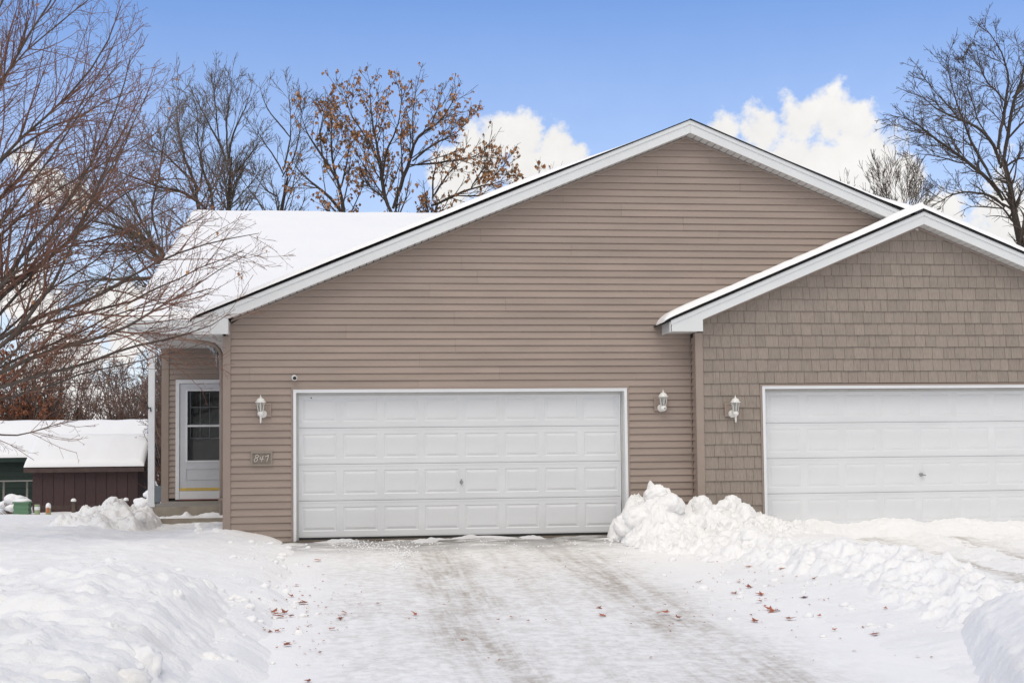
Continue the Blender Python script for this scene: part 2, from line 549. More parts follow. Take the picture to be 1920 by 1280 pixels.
def snow_z(x, y, fine=True):
    """top of the snow cover"""
    x = np.asarray(x, float); y = np.asarray(y, float)
    b = base_z(x, y)
    xl, xr = drive_edges(y)
    lump = 0.06 * fbm(x * 0.9, y * 0.9, 4) + (0.030 * fbm(x * 2.1, y * 2.1, 3, 0.5, True) + 0.018 * fbm(x * 5.5, y * 5.5, 3, 0.6, True) if fine else 0)
    left = 0.18 + 0.13 * sstep(-1.0, -6.0, y) + 0.05 * sstep(0.0, -2.0, x) + lump * 0.8
    left = left + 0.08 * np.exp(-((x + 0.95) / 0.5) ** 2 - ((y - 0.0) / 0.7) ** 2) - 0.13 * np.exp(-((x + 2.1) / 0.75) ** 2) * sstep(-2.2, -0.3, y)
    right = 0.13 + 0.10 * sstep(4.9, 6.2, x) * sstep(-0.8, -3.0, y) + lump * 0.8
    rise_l = 0.55 * sstep(-0.05, 0.45, xl - x) + 0.45 * sstep(0.1, 2.0, xl - x)
    rise_r = 0.3 * sstep(-0.3, 0.6, x - xr) + 0.7 * sstep(0.2, 2.6, x - xr)
    h = np.where(x < (xl + xr) / 2, left * rise_l, right * rise_r)
    h = h - 0.06 * (1 - np.maximum(rise_l, rise_r))
    # second drive: lower between its ridges of slush
    e2 = 7.25 - 0.30 * sstep(-2.0, -5.0, y) + 0.8 * sstep(-6.0, -11.0, y)
    d2 = sstep(e2 - 0.1, e2 + 0.5, x) * sstep(12.9, 12.2, x) * (y < 0.5)
    rut = 0.11 * np.exp(-((x - 7.75 - 0.12 * np.sin(y * 1.3)) / 0.28) ** 2) + 0.12 * np.exp(-((x - 8.85 + 0.1 * np.sin(y)) / 0.33) ** 2) + 0.10 * np.exp(-((x - 10.0) / 0.3) ** 2)
    rut = rut * (0.75 + 0.9 * fbm(x * 1.5, y * 1.1, 4)) + 0.14 * sstep(-1.3, -0.5, y)
    rut = rut + 0.03 * fbm(x * 7, y * 5, 4, 0.55, True)
    h = h * (1 - d2) + d2 * (rut - 0.03)
    yard = 0.17 + lump * 0.4 - 0.0 * np.exp(-((x + 1.9) / 0.9) ** 2 - ((y - 2.2) / 1.2) ** 2)
    h = np.where(y > 0.6, h * (1 - sstep(0.6, 7.0, y)) + yard * sstep(0.6, 7.0, y), h)
    return b + h


def build_ground():
    xs = np.concatenate([np.array([-400, -250, -150, -90, -60, -40, -30, -22, -17, -13, -10.5, -9, -8.2, -7.7, -7.3]), np.arange(-7.0, 12.6, 0.046),
                         np.array([12.9, 13.3, 14, 15, 17, 20, 26, 40, 70, 120, 250, 400])])
    ys = np.concatenate([np.array([-400, -200, -100, -60, -40, -30, -25, -21, -18, -16, -15, -14.2, -13.6]), np.arange(-13.2, 3.0, 0.046),
                         np.arange(3.1, 24, 0.35), np.array([26, 28, 32, 38, 46, 60, 80, 120, 200, 400])])
    X, Y = np.meshgrid(xs, ys)
    Z = snow_z(X, Y)
    V = np.stack([X, Y, Z], -1).reshape(-1, 3)
    nx, ny = len(xs), len(ys)
    i = np.arange(ny - 1)[:, None] * nx + np.arange(nx - 1)[None, :]
    F = np.stack([i, i + 1, i + nx + 1, i + nx], -1).reshape(-1, 4)
    o = link("ground", fastmesh("ground", V, F), SNOW)
    o['kind'] = 'structure'
    # the two drives as sheets of trodden snow
    for nm, x0, x1, mt, amp in (("driveway", -0.35, 5.9, DRIVE, 0.010), ("driveway", 6.6, 12.6, DRIVE2, 0.022)):
        xs = np.arange(x0, x1, 0.05); ys = np.arange(-13.0, -0.02 if amp < 0.02 else -0.28, 0.05)
        X, Y = np.meshgrid(xs, ys)
        Z = base_z(X, Y) + amp * fbm(X * 2.2, Y * 1.3, 5) + 0.004 * fbm(X * 9, Y * 5, 3)
        if amp < 0.02:
            Z = Z - 0.018 * (np.exp(-((X - 1.8) / 0.3) ** 2) + np.exp(-((X - 3.6) / 0.3) ** 2)) + 0.012 * sstep(-1.5, -0.4, Y) * fbm(X * 2, Y * 4, 4)
        V = np.stack([X, Y, Z], -1).reshape(-1, 3)
        nx, ny = len(xs), len(ys)
        i = np.arange(ny - 1)[:, None] * nx + np.arange(nx - 1)[None, :]
        F = np.stack([i, i + 1, i + nx + 1, i + nx], -1).reshape(-1, 4)
        o = link(nm, fastmesh(nm, V, F), mt)
        o['kind'] = 'structure'


build_ground()

# ------------------------------------------------------------------ houses
ROW = 0.1031
APX, APZ = 5.879, 6.0087          # where the two main soffits meet at the wall
SL, SR = 0.4124, 0.409            # roof slopes left and right
APX2, APZ2 = 9.4304, 4.6098
S2L, S2R = 0.420, 0.406
D2 = -0.2564                      # front of the shake wall
X2L = 5.90                        # its left corner

house = thing("house", "tan house unit with horizontal lap siding, white gable trim and snowy roof", "house", (2.4, 0, 0))
nbr = thing("neighbour_house", "attached house unit with tan shake siding under a lower snowy gable", "house", (9.4, D2, 0))


def course(x0b, x1b, x0t, x1t, z0, z1, parent, yoff=0.0, y=0.0):
    """one lap of siding, bottom edge standing proud"""
    pr = [(-0.001, z0), (-0.0215, z0), (-0.022, z0 + 0.010), (-0.006, z1 - 0.013), (-0.001, z1 - 0.0005)]
    zt = z1 - z0
    v = []
    for side in (0, 1):
        for yy, z in pr:
            t = (z - z0) / zt
            xx = (x0b + (x0t - x0b) * t) if side == 0 else (x1b + (x1t - x1b) * t)
            v.append((xx, y + yy + yoff, z))
    f = [(0, 1, 2, 3, 4), (9, 8, 7, 6, 5)] + [(i, i + 5, (i + 1) % 5 + 5, (i + 1) % 5) for i in range(5)]
    f = [tuple(reversed(q)) for q in f]
    return poly("siding_board", v, f, SIDING, parent)


def split_course(x0b, x1b, x0t, x1t, z0, z1, parent, seams, y=0.0):
    cuts = [s for s in seams if max(x0b, x0t) + 0.25 < s < min(x1b, x1t) - 0.25]
    xs = [None] + cuts + [None]
    for i in range(len(xs) - 1):
        a_b, a_t = (x0b, x0t) if xs[i] is None else (xs[i] + 0.0015, xs[i] + 0.0015)
        b_b, b_t = (x1b, x1t) if xs[i + 1] is None else (xs[i + 1], xs[i + 1])
        course(a_b, b_b, a_t, b_t, z0, z1, parent, yoff=-0.002 * (i % 2), y=y)


def main_wall():
    rs = random.Random(3)
    zref = 2.0868
    pair = []
    for k in range(-21, 38):
        z0 = zref + k * ROW; z1 = z0 + ROW
        if (k % 2) == 0 or not pair:
            st = rs.uniform(0.2, 3.5)
            pair = [st - 3.66, st, st + 3.66, st + 7.3]
        trim = 0.028
        L = lambda z: max(-0.965, APX - (APZ - trim - z) / SL)
        R = lambda z: APX + (APZ - trim - z) / SR
        if z0 >= APZ - trim - 0.02:
            break
        z1c = min(z1, APZ - trim - 0.003)
        if z1 <= 2.2:
            split_course(-0.965, -0.103, -0.965, -0.103, z0, z1, house, [])
            split_course(4.922, 5.872, 4.922, 5.872, z0, z1, house, [])
        else:
            def Rm(z):
                lim = 5.872 if z < 3.02 else 5.32 + (z - 3.09) / S2L + 0.35
                return min(R(z), lim)
            r0, r1 = Rm(z0), Rm(z1c)
            if z0 < 3.02 < z1c:
                r0 = r1 = 5.872
            split_course(L(z0), r0, L(z1c), r1, z0, z1c, house, pair)
    # wall core behind the boards
    w = MB()
    w.prism([(-1.055, -0.3), (-0.04, -0.3), (-0.04, 2.12), (-1.055, 2.12)], 0.001, 0.12)
    w.prism([(4.86, -0.3), (9.0, -0.3), (9.0, 2.12), (4.86, 2.12)], 0.001, 0.12)
    w.prism([(-1.055, 2.1205), (9.0, 2.1205), (9.0, APZ - SR * (9.0 - APX) - 0.004), (APX, APZ - 0.004), (-1.055, APZ - SL * (APX + 1.055) - 0.004)], 0.001, 0.12)
    w.build("wall", DARK, house)
    # left side wall running back to the entry
    s = MB()
    z = 2.0868 - 20 * ROW
    for k in range(28):
        z0 = z + k * ROW
        s.add([(-1.073, 0.0, z0), (-1.073, 6.65, z0), (-1.058, 6.65, z0 + ROW - 0.001), (-1.058, 0.0, z0 + ROW - 0.001), (-1.055, 0.0, z0), (-1.055, 6.65, z0)],
              [(0, 1, 2, 3), (0, 4, 5, 1)])
    s.build("side_wall", SIDING, house)
    # corner posts and J trims
    c = MB(); c.box(-1.082, -0.968, -0.026, -0.0185, -0.05, 2.945); c.box(-1.082, -1.0745, -0.0184, 0.09, -0.05, 2.945)
    c.build("corner_board", TRIM_TAN, house)
    c = MB(); c.box(5.874, 5.884, -0.032, -0.001, -0.05, 2.975); c.build("corner_board", TRIM_TAN, house)
    for a, b, sl in ((-0.965, APX, SL), (9.0, APX, SR)):
        za = APZ - sl * abs(a - APX); zb = APZ
        j = MB()
        pts = [(a, za - 0.034), (b, zb - 0.034), (b, zb - 0.004), (a, za - 0.004)]
        if a > b:
            pts = [(b, zb - 0.034), (a, za - 0.034), (a, za - 0.004), (b, zb - 0.004)]
        j.prism(pts, -0.023 if a < b else -0.0225, -0.002).build("wall_trim", TRIM_TAN, house)


main_wall()


def door_frame(x0, x1, z1, yw, rec, parent, zb):
    """white casing with its tan channel, reveals and weather strip; outer edges x0..x1, top z1"""
    w = 0.041
    j = MB()
    j.box(x0 - 0.030, x0 - 0.004, yw - 0.024, yw, zb, z1 + 0.004); j.box(x1 + 0.004, x1 + 0.030, yw - 0.024, yw, zb, z1 + 0.004)
    j.box(x0 - 0.030, x1 + 0.030, yw - 0.024, yw, z1 + 0.0045, z1 + 0.032)
    j.build("door_channel", TRIM_TAN, parent)
    f = MB()
    f.prism([(x0, zb), (x0 + w, zb), (x0 + w, z1 - w), (x0, z1)], yw - 0.034, yw + rec)
    f.prism([(x1 - w, zb), (x1, zb), (x1, z1), (x1 - w, z1 - w)], yw - 0.034, yw + rec)
    f.prism([(x0, z1), (x0 + w, z1 - w), (x1 - w, z1 - w), (x1, z1)], yw - 0.034, yw + rec)
    f.box(x0 - 0.002, x1 + 0.002, yw - 0.040, yw - 0.0345, z1 - 0.011, z1 + 0.003)
    f.build("door_frame", FRAMEW, parent)
    s = MB()
    s.box(x0 + w, x0 + w + 0.030, yw + rec - 0.045, yw + rec - 0.002, zb, z1 - w)
    s.box(x1 - w - 0.030, x1 - w, yw + rec - 0.045, yw + rec - 0.002, zb, z1 - w)
    s.box(x0 + w + 0.0305, x1 - w - 0.0305, yw + rec - 0.045, yw + rec - 0.002, z1 - w - 0.040, z1 - w - 0.001)
    s.build("weather_strip", STOP, parent)


def garage_door(x0, x1, y, zb, parent, depth, deep=1.0):
    """four hinged sections with eight pressed panels each"""
    back = MB().box(x0, x1, y + 0.03, y + 0.05, zb, zb + 2.134)
    door = back.build("garage_door", DOORW, parent)
    H = 0.5334
    n = 8
    pitch = (x1 - x0) / n
    pw, ph = 0.505, 0.352
    rng = random.Random(int(x0 * 10))
    pm = None
    for s in range(4):
        za, zt = zb + s * H + 0.003, zb + (s + 1) * H - 0.004
        zm = (za + zt) / 2 + 0.002
        xs = [x0]
        for i in range(n):
            c = x0 + pitch * (i + 0.5)
            xs += [c - pw / 2, c + pw / 2]
        xs.append(x1)
        zs = [za, zm - ph / 2, zm + ph / 2, zt]
        mb = MB()
        yo = y + (-0.002 if s == 1 else 0.0) * deep
        v = [(x, yo, z) for z in zs for x in xs]
        nx = len(xs)
        f = []
        for r in range(3):
            for i in range(nx - 1):
                if r == 1 and i % 2 == 1:
                    continue
                f.append((r * nx + i, r * nx + i + 1, (r + 1) * nx + i + 1, (r + 1) * nx + i))
        mb.add(v, f)
        # rolled top and bottom edges and a shallow stiffening line
        mb.add([(x0, yo, za), (x1, yo, za), (x1, yo + 0.03, za + 0.004), (x0, yo + 0.03, za + 0.004)], [(3, 2, 1, 0)])
        mb.add([(x0, yo, zt), (x1, yo, zt), (x1, yo + 0.006, zt + 0.003), (x0, yo + 0.006, zt + 0.003)], [(0, 1, 2, 3)])
        mb.box(x0 + 0.004, x1 - 0.004, yo - 0.0025, yo - 0.0002, zt - 0.028, zt - 0.014)
        mb.box(x0 + 0.004, x1 - 0.004, yo - 0.0025, yo - 0.0002, za + 0.014, za + 0.028)
        mb.build("door_section", DOORW, door)
        for i in range(n):
            c = x0 + pitch * (i + 0.5)
            if pm is None:
                rings = [(0, 0.0), (0.010, 0.010 * deep), (0.020, 0.011 * deep), (0.052, -0.0035 * deep)]
                vv = []; ff = []
                for ins, dy in rings:
                    a, b = pw / 2 - ins, ph / 2 - ins
                    vv += [(-a, dy, -b), (a, dy, -b), (a, dy, b), (-a, dy, b)]
                for r in range(len(rings) - 1):
                    for q in range(4):
                        ff.append((r * 4 + q, r * 4 + (q + 1) % 4, (r + 1) * 4 + (q + 1) % 4, (r + 1) * 4 + q))
                e = (len(rings) - 1) * 4
                ff.append((e, e + 1, e + 2, e + 3))
                o = poly("door_panel", vv, ff, DOORW, door, loc=(c, yo, zm))
                pm = o.data
            else:
                link("door_panel", pm, DOORW, door, loc=(c, yo, zm))
    se = MB().box(x0 + 0.01, x1 - 0.01, y - 0.004, y + 0.03, zb - 0.032, zb)
    se.build("door_seal", RUBBER, door)
    return door


door_frame(-0.072, 4.890, 2.158, 0.0, 0.17, house, -0.06)
gd = garage_door(0.0, 4.806, 0.13, 0.0, house, 0.13, deep=0.62)
h = MB(); h.lathe([(0.012, 0), (0.026, 0.004), (0.024, 0.010), (0.010, 0.012)], (2.393, 0.128, 0.784), 12, 'y'); h.box(2.387, 2.399, 0.098, 0.116, 0.742, 0.828)
h.build("door_handle", METAL, gd)
h = MB(); h.lathe([(0.008, 0), (0.010, 0.008), (0.006, 0.012)], (0.185, 0.128, 2.045), 8, 'y'); h.build("hinge_bolt", DARK, gd)
a = MB(); a.add([(-0.04, 0.30, -0.033), (4.86, 0.30, -0.033), (4.86, -0.06, -0.036), (-0.04, -0.06, -0.036), (-0.04, 0.30, -0.3), (4.86, 0.30, -0.3), (4.86, -0.06, -0.3), (-0.04, -0.06, -0.3)],
                [(3, 2, 1, 0), (2, 3, 7, 6), (1, 2, 6, 5), (3, 0, 4, 7)])
a.build("garage_apron", mat("wet_concrete", (0.15, 0.115, 0.085), 0.5, 0.25, 6, (1, 3, 1)), house)

door_frame(6.910, 11.885, 2.165, D2, 0.17, nbr, -0.06)
gd2 = garage_door(6.985, 11.81, D2 + 0.13, 0.012, nbr, 0.13, deep=0.38)
h = MB(); h.lathe([(0.012, 0), (0.030, 0.004), (0.026, 0.014), (0.010, 0.03)], (9.443, D2 + 0.127, 0.809), 12, 'y')
h.tube([(9.395, D2 + 0.085, 0.822), (9.443, D2 + 0.085, 0.806), (9.50, D2 + 0.085, 0.797)], [0.008, 0.012, 0.008], 8)
h.build("door_handle", METAL, gd2)


def rake(x0, x1, apx, apz, sl, sr, top, tipz, boxl, boxbot, yf, yw, parent, right_end, left_end_face=False):
    """fascia boards, soffit panels, shingle edge of one gable. top = height of the fascia above the soffit line"""
    # top edge lines
    tl = lambda x: apz + top - sl * (apx - x)
    tr = lambda x: apz + top - sr * (x - apx)
    bl = lambda x: apz - sl * (apx - x)
    br = lambda x: apz - sr * (x - apx)
    st = 0.062
    f = MB()
    f.prism([(x0, boxbot), (boxl, boxbot), (boxl, bl(boxl)), (apx, apz), (apx, apz + top - st), (x0, tl(x0) - st)], yf, yf + 0.022)
    f.build("fascia", WHITE, parent)
    f = MB()
    f.prism([(apx + 0.002, apz), (right_end, br(right_end)), (right_end, tr(right_end) - st), (apx + 0.002, apz + top - st)], yf, yf + 0.022)
    f.build("fascia", WHITE, parent)
    f = MB()
    f.prism([(x0 - 0.012, tl(x0 - 0.012) - st + 0.001), (apx, apz + top - st + 0.001), (apx, apz + top), (x0 - 0.012, tl(x0 - 0.012))], yf - 0.014, yf + 0.022)
    f.build("fascia_trim", WHITE, parent)
    f = MB()
    f.prism([(apx + 0.002, apz + top - st + 0.001), (right_end, tr(right_end) - st + 0.001), (right_end, tr(right_end)), (apx + 0.002, apz + top)], yf - 0.014, yf + 0.022)
    f.build("fascia_trim", WHITE, parent)
    # soffit panels between the fascia and the wall
    step = 0.1016
    ya, yb = yf + 0.0225, yw - 0.001
    for side, xa, xb in ((-1, boxl + 0.02, apx), (1, apx, right_end)):
        n = int((xb - xa) / step)
        for i in range(n + 1):
            if side < 0:
                p, q = xb - (i + 1) * step, xb - i * step
                if p < xa:
                    break
                zp, zq = bl(p), bl(q)
            else:
                p, q = xa + i * step, xa + (i + 1) * step
                if q > xb:
                    break
                zp, zq = br(p), br(q)
            g = 0.007
            dz = (zq - zp) * g / step
            h = g * 0.7
            up = 0.004
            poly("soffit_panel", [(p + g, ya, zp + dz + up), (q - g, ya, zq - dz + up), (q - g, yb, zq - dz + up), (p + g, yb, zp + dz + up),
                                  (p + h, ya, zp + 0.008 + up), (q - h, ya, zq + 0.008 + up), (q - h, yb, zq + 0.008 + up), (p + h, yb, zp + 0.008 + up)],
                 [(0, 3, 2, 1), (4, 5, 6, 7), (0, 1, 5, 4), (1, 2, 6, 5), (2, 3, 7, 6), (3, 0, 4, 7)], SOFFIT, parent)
    return tl, tr


# main gable
YF = -0.265
tl, tr = rake(-1.49, 0, APX, APZ, SL, SR, 0.192, 3.17, -0.993, 2.955, YF, 0.0, house, 9.45)
# lower gable of the neighbour
YF2 = D2 - 0.265
tl2, tr2 = rake(5.476, 0, APX2, APZ2, S2L, S2R, 0.190, 3.09, 5.951, 2.972, YF2, D2, nbr, 13.45)


def slab(x0, z0, x1, z1, y0, y1, t, name, m, parent):
    MB().prism([(x0, z0), (x1, z1), (x1, z1 + t), (x0, z0 + t)] if x1 > x0 else [(x1, z1), (x0, z0), (x0, z0 + t), (x1, z1 + t)], y0, y1).build(name, m, parent)


def roof_z_main(x, y):
    return 3.53 + 0.3684 * (y - 3.5)


# roofs (dark shingle edges)
slab(-1.525, tl(-1.525) + 0.001, APX, APZ + 0.193, YF - 0.026, 11.0, 0.014, "roof", BLACK, house)
slab(APX, APZ + 0.193, 9.6, tr(9.6) + 0.001, YF - 0.030, 11.0, 0.019, "roof", BLACK, house)
slab(5.321, tl2(5.321) + 0.001, APX2, APZ2 + 0.191, YF2 - 0.030, 7.0, 0.019, "roof", BLACK, nbr)
slab(APX2, APZ2 + 0.191, 13.6, tr2(13.6) + 0.001, YF2 - 0.030, 12.0, 0.019, "roof", BLACK, nbr)
# ragged shingle tabs on the main rake
rg = random.Random(5)
# front slope of the main house body, falling to the entry porch
EV = -2.945
YR, ZR = 13.54, 7.085
r = MB()
zf = 3.50
r.add([(EV, 3.36, zf - 0.05), (13.5, 3.36, zf - 0.05), (13.5, YR, ZR - 0.02), (EV, YR, ZR - 0.02), (EV, 3.36, zf), (13.5, 3.36, zf), (13.5, YR, ZR + 0.03), (EV, YR, ZR + 0.03)],
      [(0, 3, 2, 1), (4, 5, 6, 7), (0, 1, 5, 4), (1, 2, 6, 5), (2, 3, 7, 6), (3, 0, 4, 7)])
r.build("roof", BLACK, house)
r = MB()
r.add([(EV, YR, ZR - 0.02), (13.5, YR, ZR - 0.02), (13.5, 22.6, 3.9), (EV, 22.6, 3.9), (EV, YR, ZR + 0.03), (13.5, YR, ZR + 0.03), (13.5, 22.6, 3.95), (EV, 22.6, 3.95)],
      [(0, 3, 2, 1), (4, 5, 6, 7), (0, 1, 5, 4), (1, 2, 6, 5), (2, 3, 7, 6), (3, 0, 4, 7)])
r.build("roof", BLACK, house)


def snow_sheet(P, uvn, thick, name, parent, nu, nv):
    """snow lying on a roof plane: P(u,v) -> point of the deck, thick(u,v) -> depth of the snow; rounded, closed at its rim"""
    u = np.linspace(0, 1, nu); v = np.linspace(0, 1, nv)
    u = 0.5 - 0.5 * np.cos(u * math.pi); v = 0.5 - 0.5 * np.cos(v * math.pi)
    U, W = np.meshgrid(u, v)
    X, Y, Z = P(U, W)
    T = thick(U, W)
    V = np.stack([X, Y, Z + T], -1).reshape(-1, 3)
    i = np.arange(nv - 1)[:, None] * nu + np.arange(nu - 1)[None, :]
    F = np.stack([i, i + 1, i + nu + 1, i + nu], -1).reshape(-1, 4)
    return link(name, fastmesh(name, V, F), SNOWROOF, parent)


def rim(s, w):
    """quarter-round fall towards 0 over the distance w"""
    q = np.clip(s / w, 0, 1)
    return np.sqrt(np.clip(1 - (1 - q) ** 2, 0, 1))


def roof_snows():
    # front slope of the main body
    LX, LY = 13.4 - EV, YR - 3.36
    sn = snow_sheet(lambda U, W: (EV + 0.01 + U * LX, 3.34 + W * LY, zf + 0.002 + W * (ZR + 0.03 - zf)),
                    None, lambda U, W: (0.13 + 0.035 * fbm(U * 11, W * 7, 3)) * rim(U * LX, 0.10) * rim(W * LY, 0.12) * rim((1 - W) * LY + 0.02, 0.25),
                    "roof_snow", house, 160, 90)
    # left slope of the gable, thinning towards the peak
    LX = APX + 1.49
    def P(U, W):
        x = -1.51 + U * LX
        return x, YF - 0.022 + W * 11.0, tl(x) + 0.015
    def T(U, W):
        x = -1.51 + U * LX; y = W * 11.0
        t = 0.115 * (1 - sstep(3.0, 5.5, x)) + 0.004 + 0.008 * fbm(x * 2.2, y, 3) * (1 - sstep(3.5, 5.0, x))
        t = t * (0.75 + 0.25 * sstep(-1.2, 0.6, x))
        return t * rim(U * LX, 0.14) * rim(y + 0.004, 0.10)
    snow_sheet(P, None, T, "roof_snow", house, 220, 40)
    # right slope: bare near the peak, drifted in the valley
    LX = 9.6 - APX
    def P(U, W):
        x = APX + U * LX
        return x, YF - 0.022 + W * 11.0, tr(x) + 0.020
    def T(U, W):
        x = APX + U * LX; y = W * 11.0
        t = 0.003 + 0.075 * sstep(7.0, 8.7, x) + 0.10 * sstep(8.7, 9.5, x)
        return t * rim(y + 0.004, 0.12)
    snow_sheet(P, None, T, "roof_snow", house, 120, 40)
    # neighbour, left slope: thick pillow with a rounded lower end
    LX = APX2 - 5.33
    def P(U, W):
        x = 5.33 + U * LX
        return x, YF2 - 0.018 + W * 7.2, tl2(x) + 0.020
    def T(U, W):
        x = 5.33 + U * LX; y = W * 7.2
        t = 0.122 + 0.014 * fbm(x * 2.6, y * 1.2 + 4, 4) + 0.02 * sstep(8.6, 9.3, x)
        return t * rim(U * LX - 0.03, 0.22) * rim(y + 0.002, 0.08)
    snow_sheet(P, None, T, "roof_snow", nbr, 220, 50)
    LX = 13.5 - APX2
    def P(U, W):
        x = APX2 + U * LX
        return x, YF2 - 0.018 + W * 12.3, tr2(x) + 0.020
    def T(U, W):
        x = APX2 + U * LX; y = W * 12.3
        t = 0.112 + 0.016 * fbm(x * 2.4, y + 9, 4)
        return t * rim(y + 0.002, 0.08) * rim((1 - U) * LX, 0.2)
    snow_sheet(P, None, T, "roof_snow", nbr, 180, 50)


roof_snows()

# eave returns of the gables: end board, level soffit, drip edge, running back
e = MB(); e.box(5.476, 5.494, YF2 + 0.0225, -0.019, 2.972, 3.125); e.build("fascia", WHITE, nbr)
e = MB(); e.box(5.466, 5.4755, YF2 + 0.023, -0.019, 3.062, 3.100); e.build("fascia_trim", WHITE, nbr)
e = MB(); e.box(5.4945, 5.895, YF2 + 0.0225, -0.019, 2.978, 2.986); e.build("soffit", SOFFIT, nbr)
e = MB(); e.box(5.445, 5.461, YF2 - 0.002, -0.020, 2.962, 3.112); e.build("drip_edge", WHITE, nbr)
e = MB(); e.box(-1.49, -1.472, YF + 0.0225, 3.34, 2.955, 3.13); e.build("fascia", WHITE, house)
e = MB(); e.box(-1.4715, -1.083, YF + 0.0225, 3.34, 2.961, 2.969); e.build("soffit", SOFFIT, house)
e = MB(); e.box(-0.9925, -0.987, YF + 0.002, -0.024, 2.956, 3.165); e.build("fascia_trim", WHITE, house)
e = MB(); e.box(-1.04, -0.966, -0.0225, -0.0015, 2.9455, 3.145); e.build("wall_trim", TRIM_TAN, house)


# ---- shake wall of the neighbour
def shake_wall():
    rs = random.Random(21)
    rowh, zref = 0.182, 2.0284
    jobs = []
    trim = 0.02
    for k in range(-11, 15):
        z0 = zref + k * rowh; z1 = z0 + rowh
        if z0 > APZ2 - 0.05:
            break
        def lim(z):
            zz = APZ2 - trim - z
            return max(6.008, APX2 - zz / S2L), min(12.9, APX2 + zz / S2R)
        segs = []
        if z1 < 2.215:
            segs = [(6.008, 6.878), (11.918, 12.9)]
        elif z0 < 2.2:
            segs = [(6.008, 6.878)]
            # the course cut by the door head is filled above the frame
            segs2 = [(6.8785, 11.9175)]
        else:
            segs = [(None, None)]
        for sg in segs:
            x = 6.008 if sg[0] is None else sg[0]
            l0, r0 = lim(z0); l1, r1 = lim(min(z1, APZ2 - trim))
            x = max(x, l0)
            xe = r0 if sg[1] is None else min(sg[1], r0)
            while x < xe - 0.03:
                w = rs.choice((0.105, 0.13, 0.15, 0.165, 0.18, 0.21))
                x2 = min(x + w, xe)
                if xe - x2 < 0.05:
                    x2 = xe
                jobs.append((x, x2, z0, z1, lim))
                x = x2
    big = []
    cx = 10.9
    small = []
    for j in jobs:
        x, x2, z0, z1, lim = j
        if x > 11.25:
            small.append(j)
        else:
            big.append(j)
    big.sort(key=lambda j: -(j[1] - j[0]))
    small += big[300:]
    big = big[:300]

    def shape(mb, j):
        x, x2, z0, z1, lim = j
        th = rs.uniform(0.017, 0.024)
        g = 0.0021
        zt = min(z1 - 0.002, APZ2 - 0.025)
        # clip the upper corners under the rake
        l1, r1 = lim(zt); l0, r0 = lim(z0)
        pts = []
        a, b = x + g, x2 - g

        def top(xx):
            zz = APZ2 - 0.02 - (S2L * (APX2 - xx) if xx < APX2 else S2R * (xx - APX2))
            return min(zt, zz)
        za, zb = top(a), top(b)
        if za < z0 + 0.004 and zb < z0 + 0.004:
            return
        za, zb = max(za, z0 + 0.003), max(zb, z0 + 0.003)
        ys = lambda z: D2 - (th - (th - 0.004) * (z - z0) / rowh)
        lowj = rs.uniform(-0.002, 0.002)
        v = [(a, ys(z0), z0 + lowj), (b, ys(z0), z0 + lowj), (b, ys(zb), zb), (a, ys(za), za),
             (a, D2 - 0.002, z0 + lowj), (b, D2 - 0.002, z0 + lowj), (b, D2 - 0.002, zb), (a, D2 - 0.002, za)]
        f = [(0, 1, 2, 3), (7, 6, 5, 4), (1, 0, 4, 5), (2, 1, 5, 6), (3, 2, 6, 7), (0, 3, 7, 4)]
        mb.add(v, f)
    for j in big:
        mb = MB(); shape(mb, j)
        if mb.v:
            mb.build("shingle", SHAKE, nbr)
    mb = MB()
    for j in small:
        shape(mb, j)
    # course above the door head, short pieces
    z0 = 2.0284 + 1 * rowh
    if mb.v:
        o = mb.build("shingle", SHAKE, nbr); o['kind'] = 'stuff'
    w = MB()
    back = 0.10
    w.prism([(5.905, -0.3), (6.94, -0.3), (6.94, 2.12), (5.905, 2.12)], D2 - 0.0015, D2 + back)
    w.prism([(11.855, -0.3), (12.95, -0.3), (12.95, 2.12), (11.855, 2.12)], D2 - 0.0015, D2 + back)
    w.prism([(5.905, 2.1205), (12.95, 2.1205), (12.95, APZ2 - S2R * (12.95 - APX2) - 0.004), (APX2, APZ2 - 0.004), (5.905, APZ2 - S2L * (APX2 - 5.905) - 0.004)], D2 - 0.0015, D2 + back)
    w.build("wall", mat("shake_groove", (0.15, 0.12, 0.098), 0.85, 0.1, 8), nbr)
    # corner post and the narrow return wall
    c = MB(); c.box(X2L - 0.004, 6.004, D2 - 0.032, D2 - 0.002, -0.05, 2.970); c.box(X2L - 0.012, X2L - 0.0045, D2 - 0.032, D2 + 0.085, -0.05, 2.970)
    c.build("corner_board", TRIM_TAN, nbr)
    for k in range(-20, 9):
        z0 = 2.0868 + k * ROW
        v = [(X2L - 0.017, D2 + 0.088, z0), (X2L - 0.017, -0.034, z0), (X2L - 0.004, -0.034, z0 + ROW - 0.001), (X2L - 0.004, D2 + 0.088, z0 + ROW - 0.001), (X2L - 0.002, D2 + 0.088, z0), (X2L - 0.002, -0.034, z0)]
        if z0 + ROW < 2.98:
            poly("siding_board", v, [(0, 3, 2, 1), (0, 1, 5, 4), (1, 2, 5), (0, 4, 3)], SIDING, nbr)
    c = MB(); c.box(X2L - 0.0015, X2L + 0.003, D2 + 0.002, -0.002, -0.05, 2.97); c.build("side_wall", DARK, nbr)
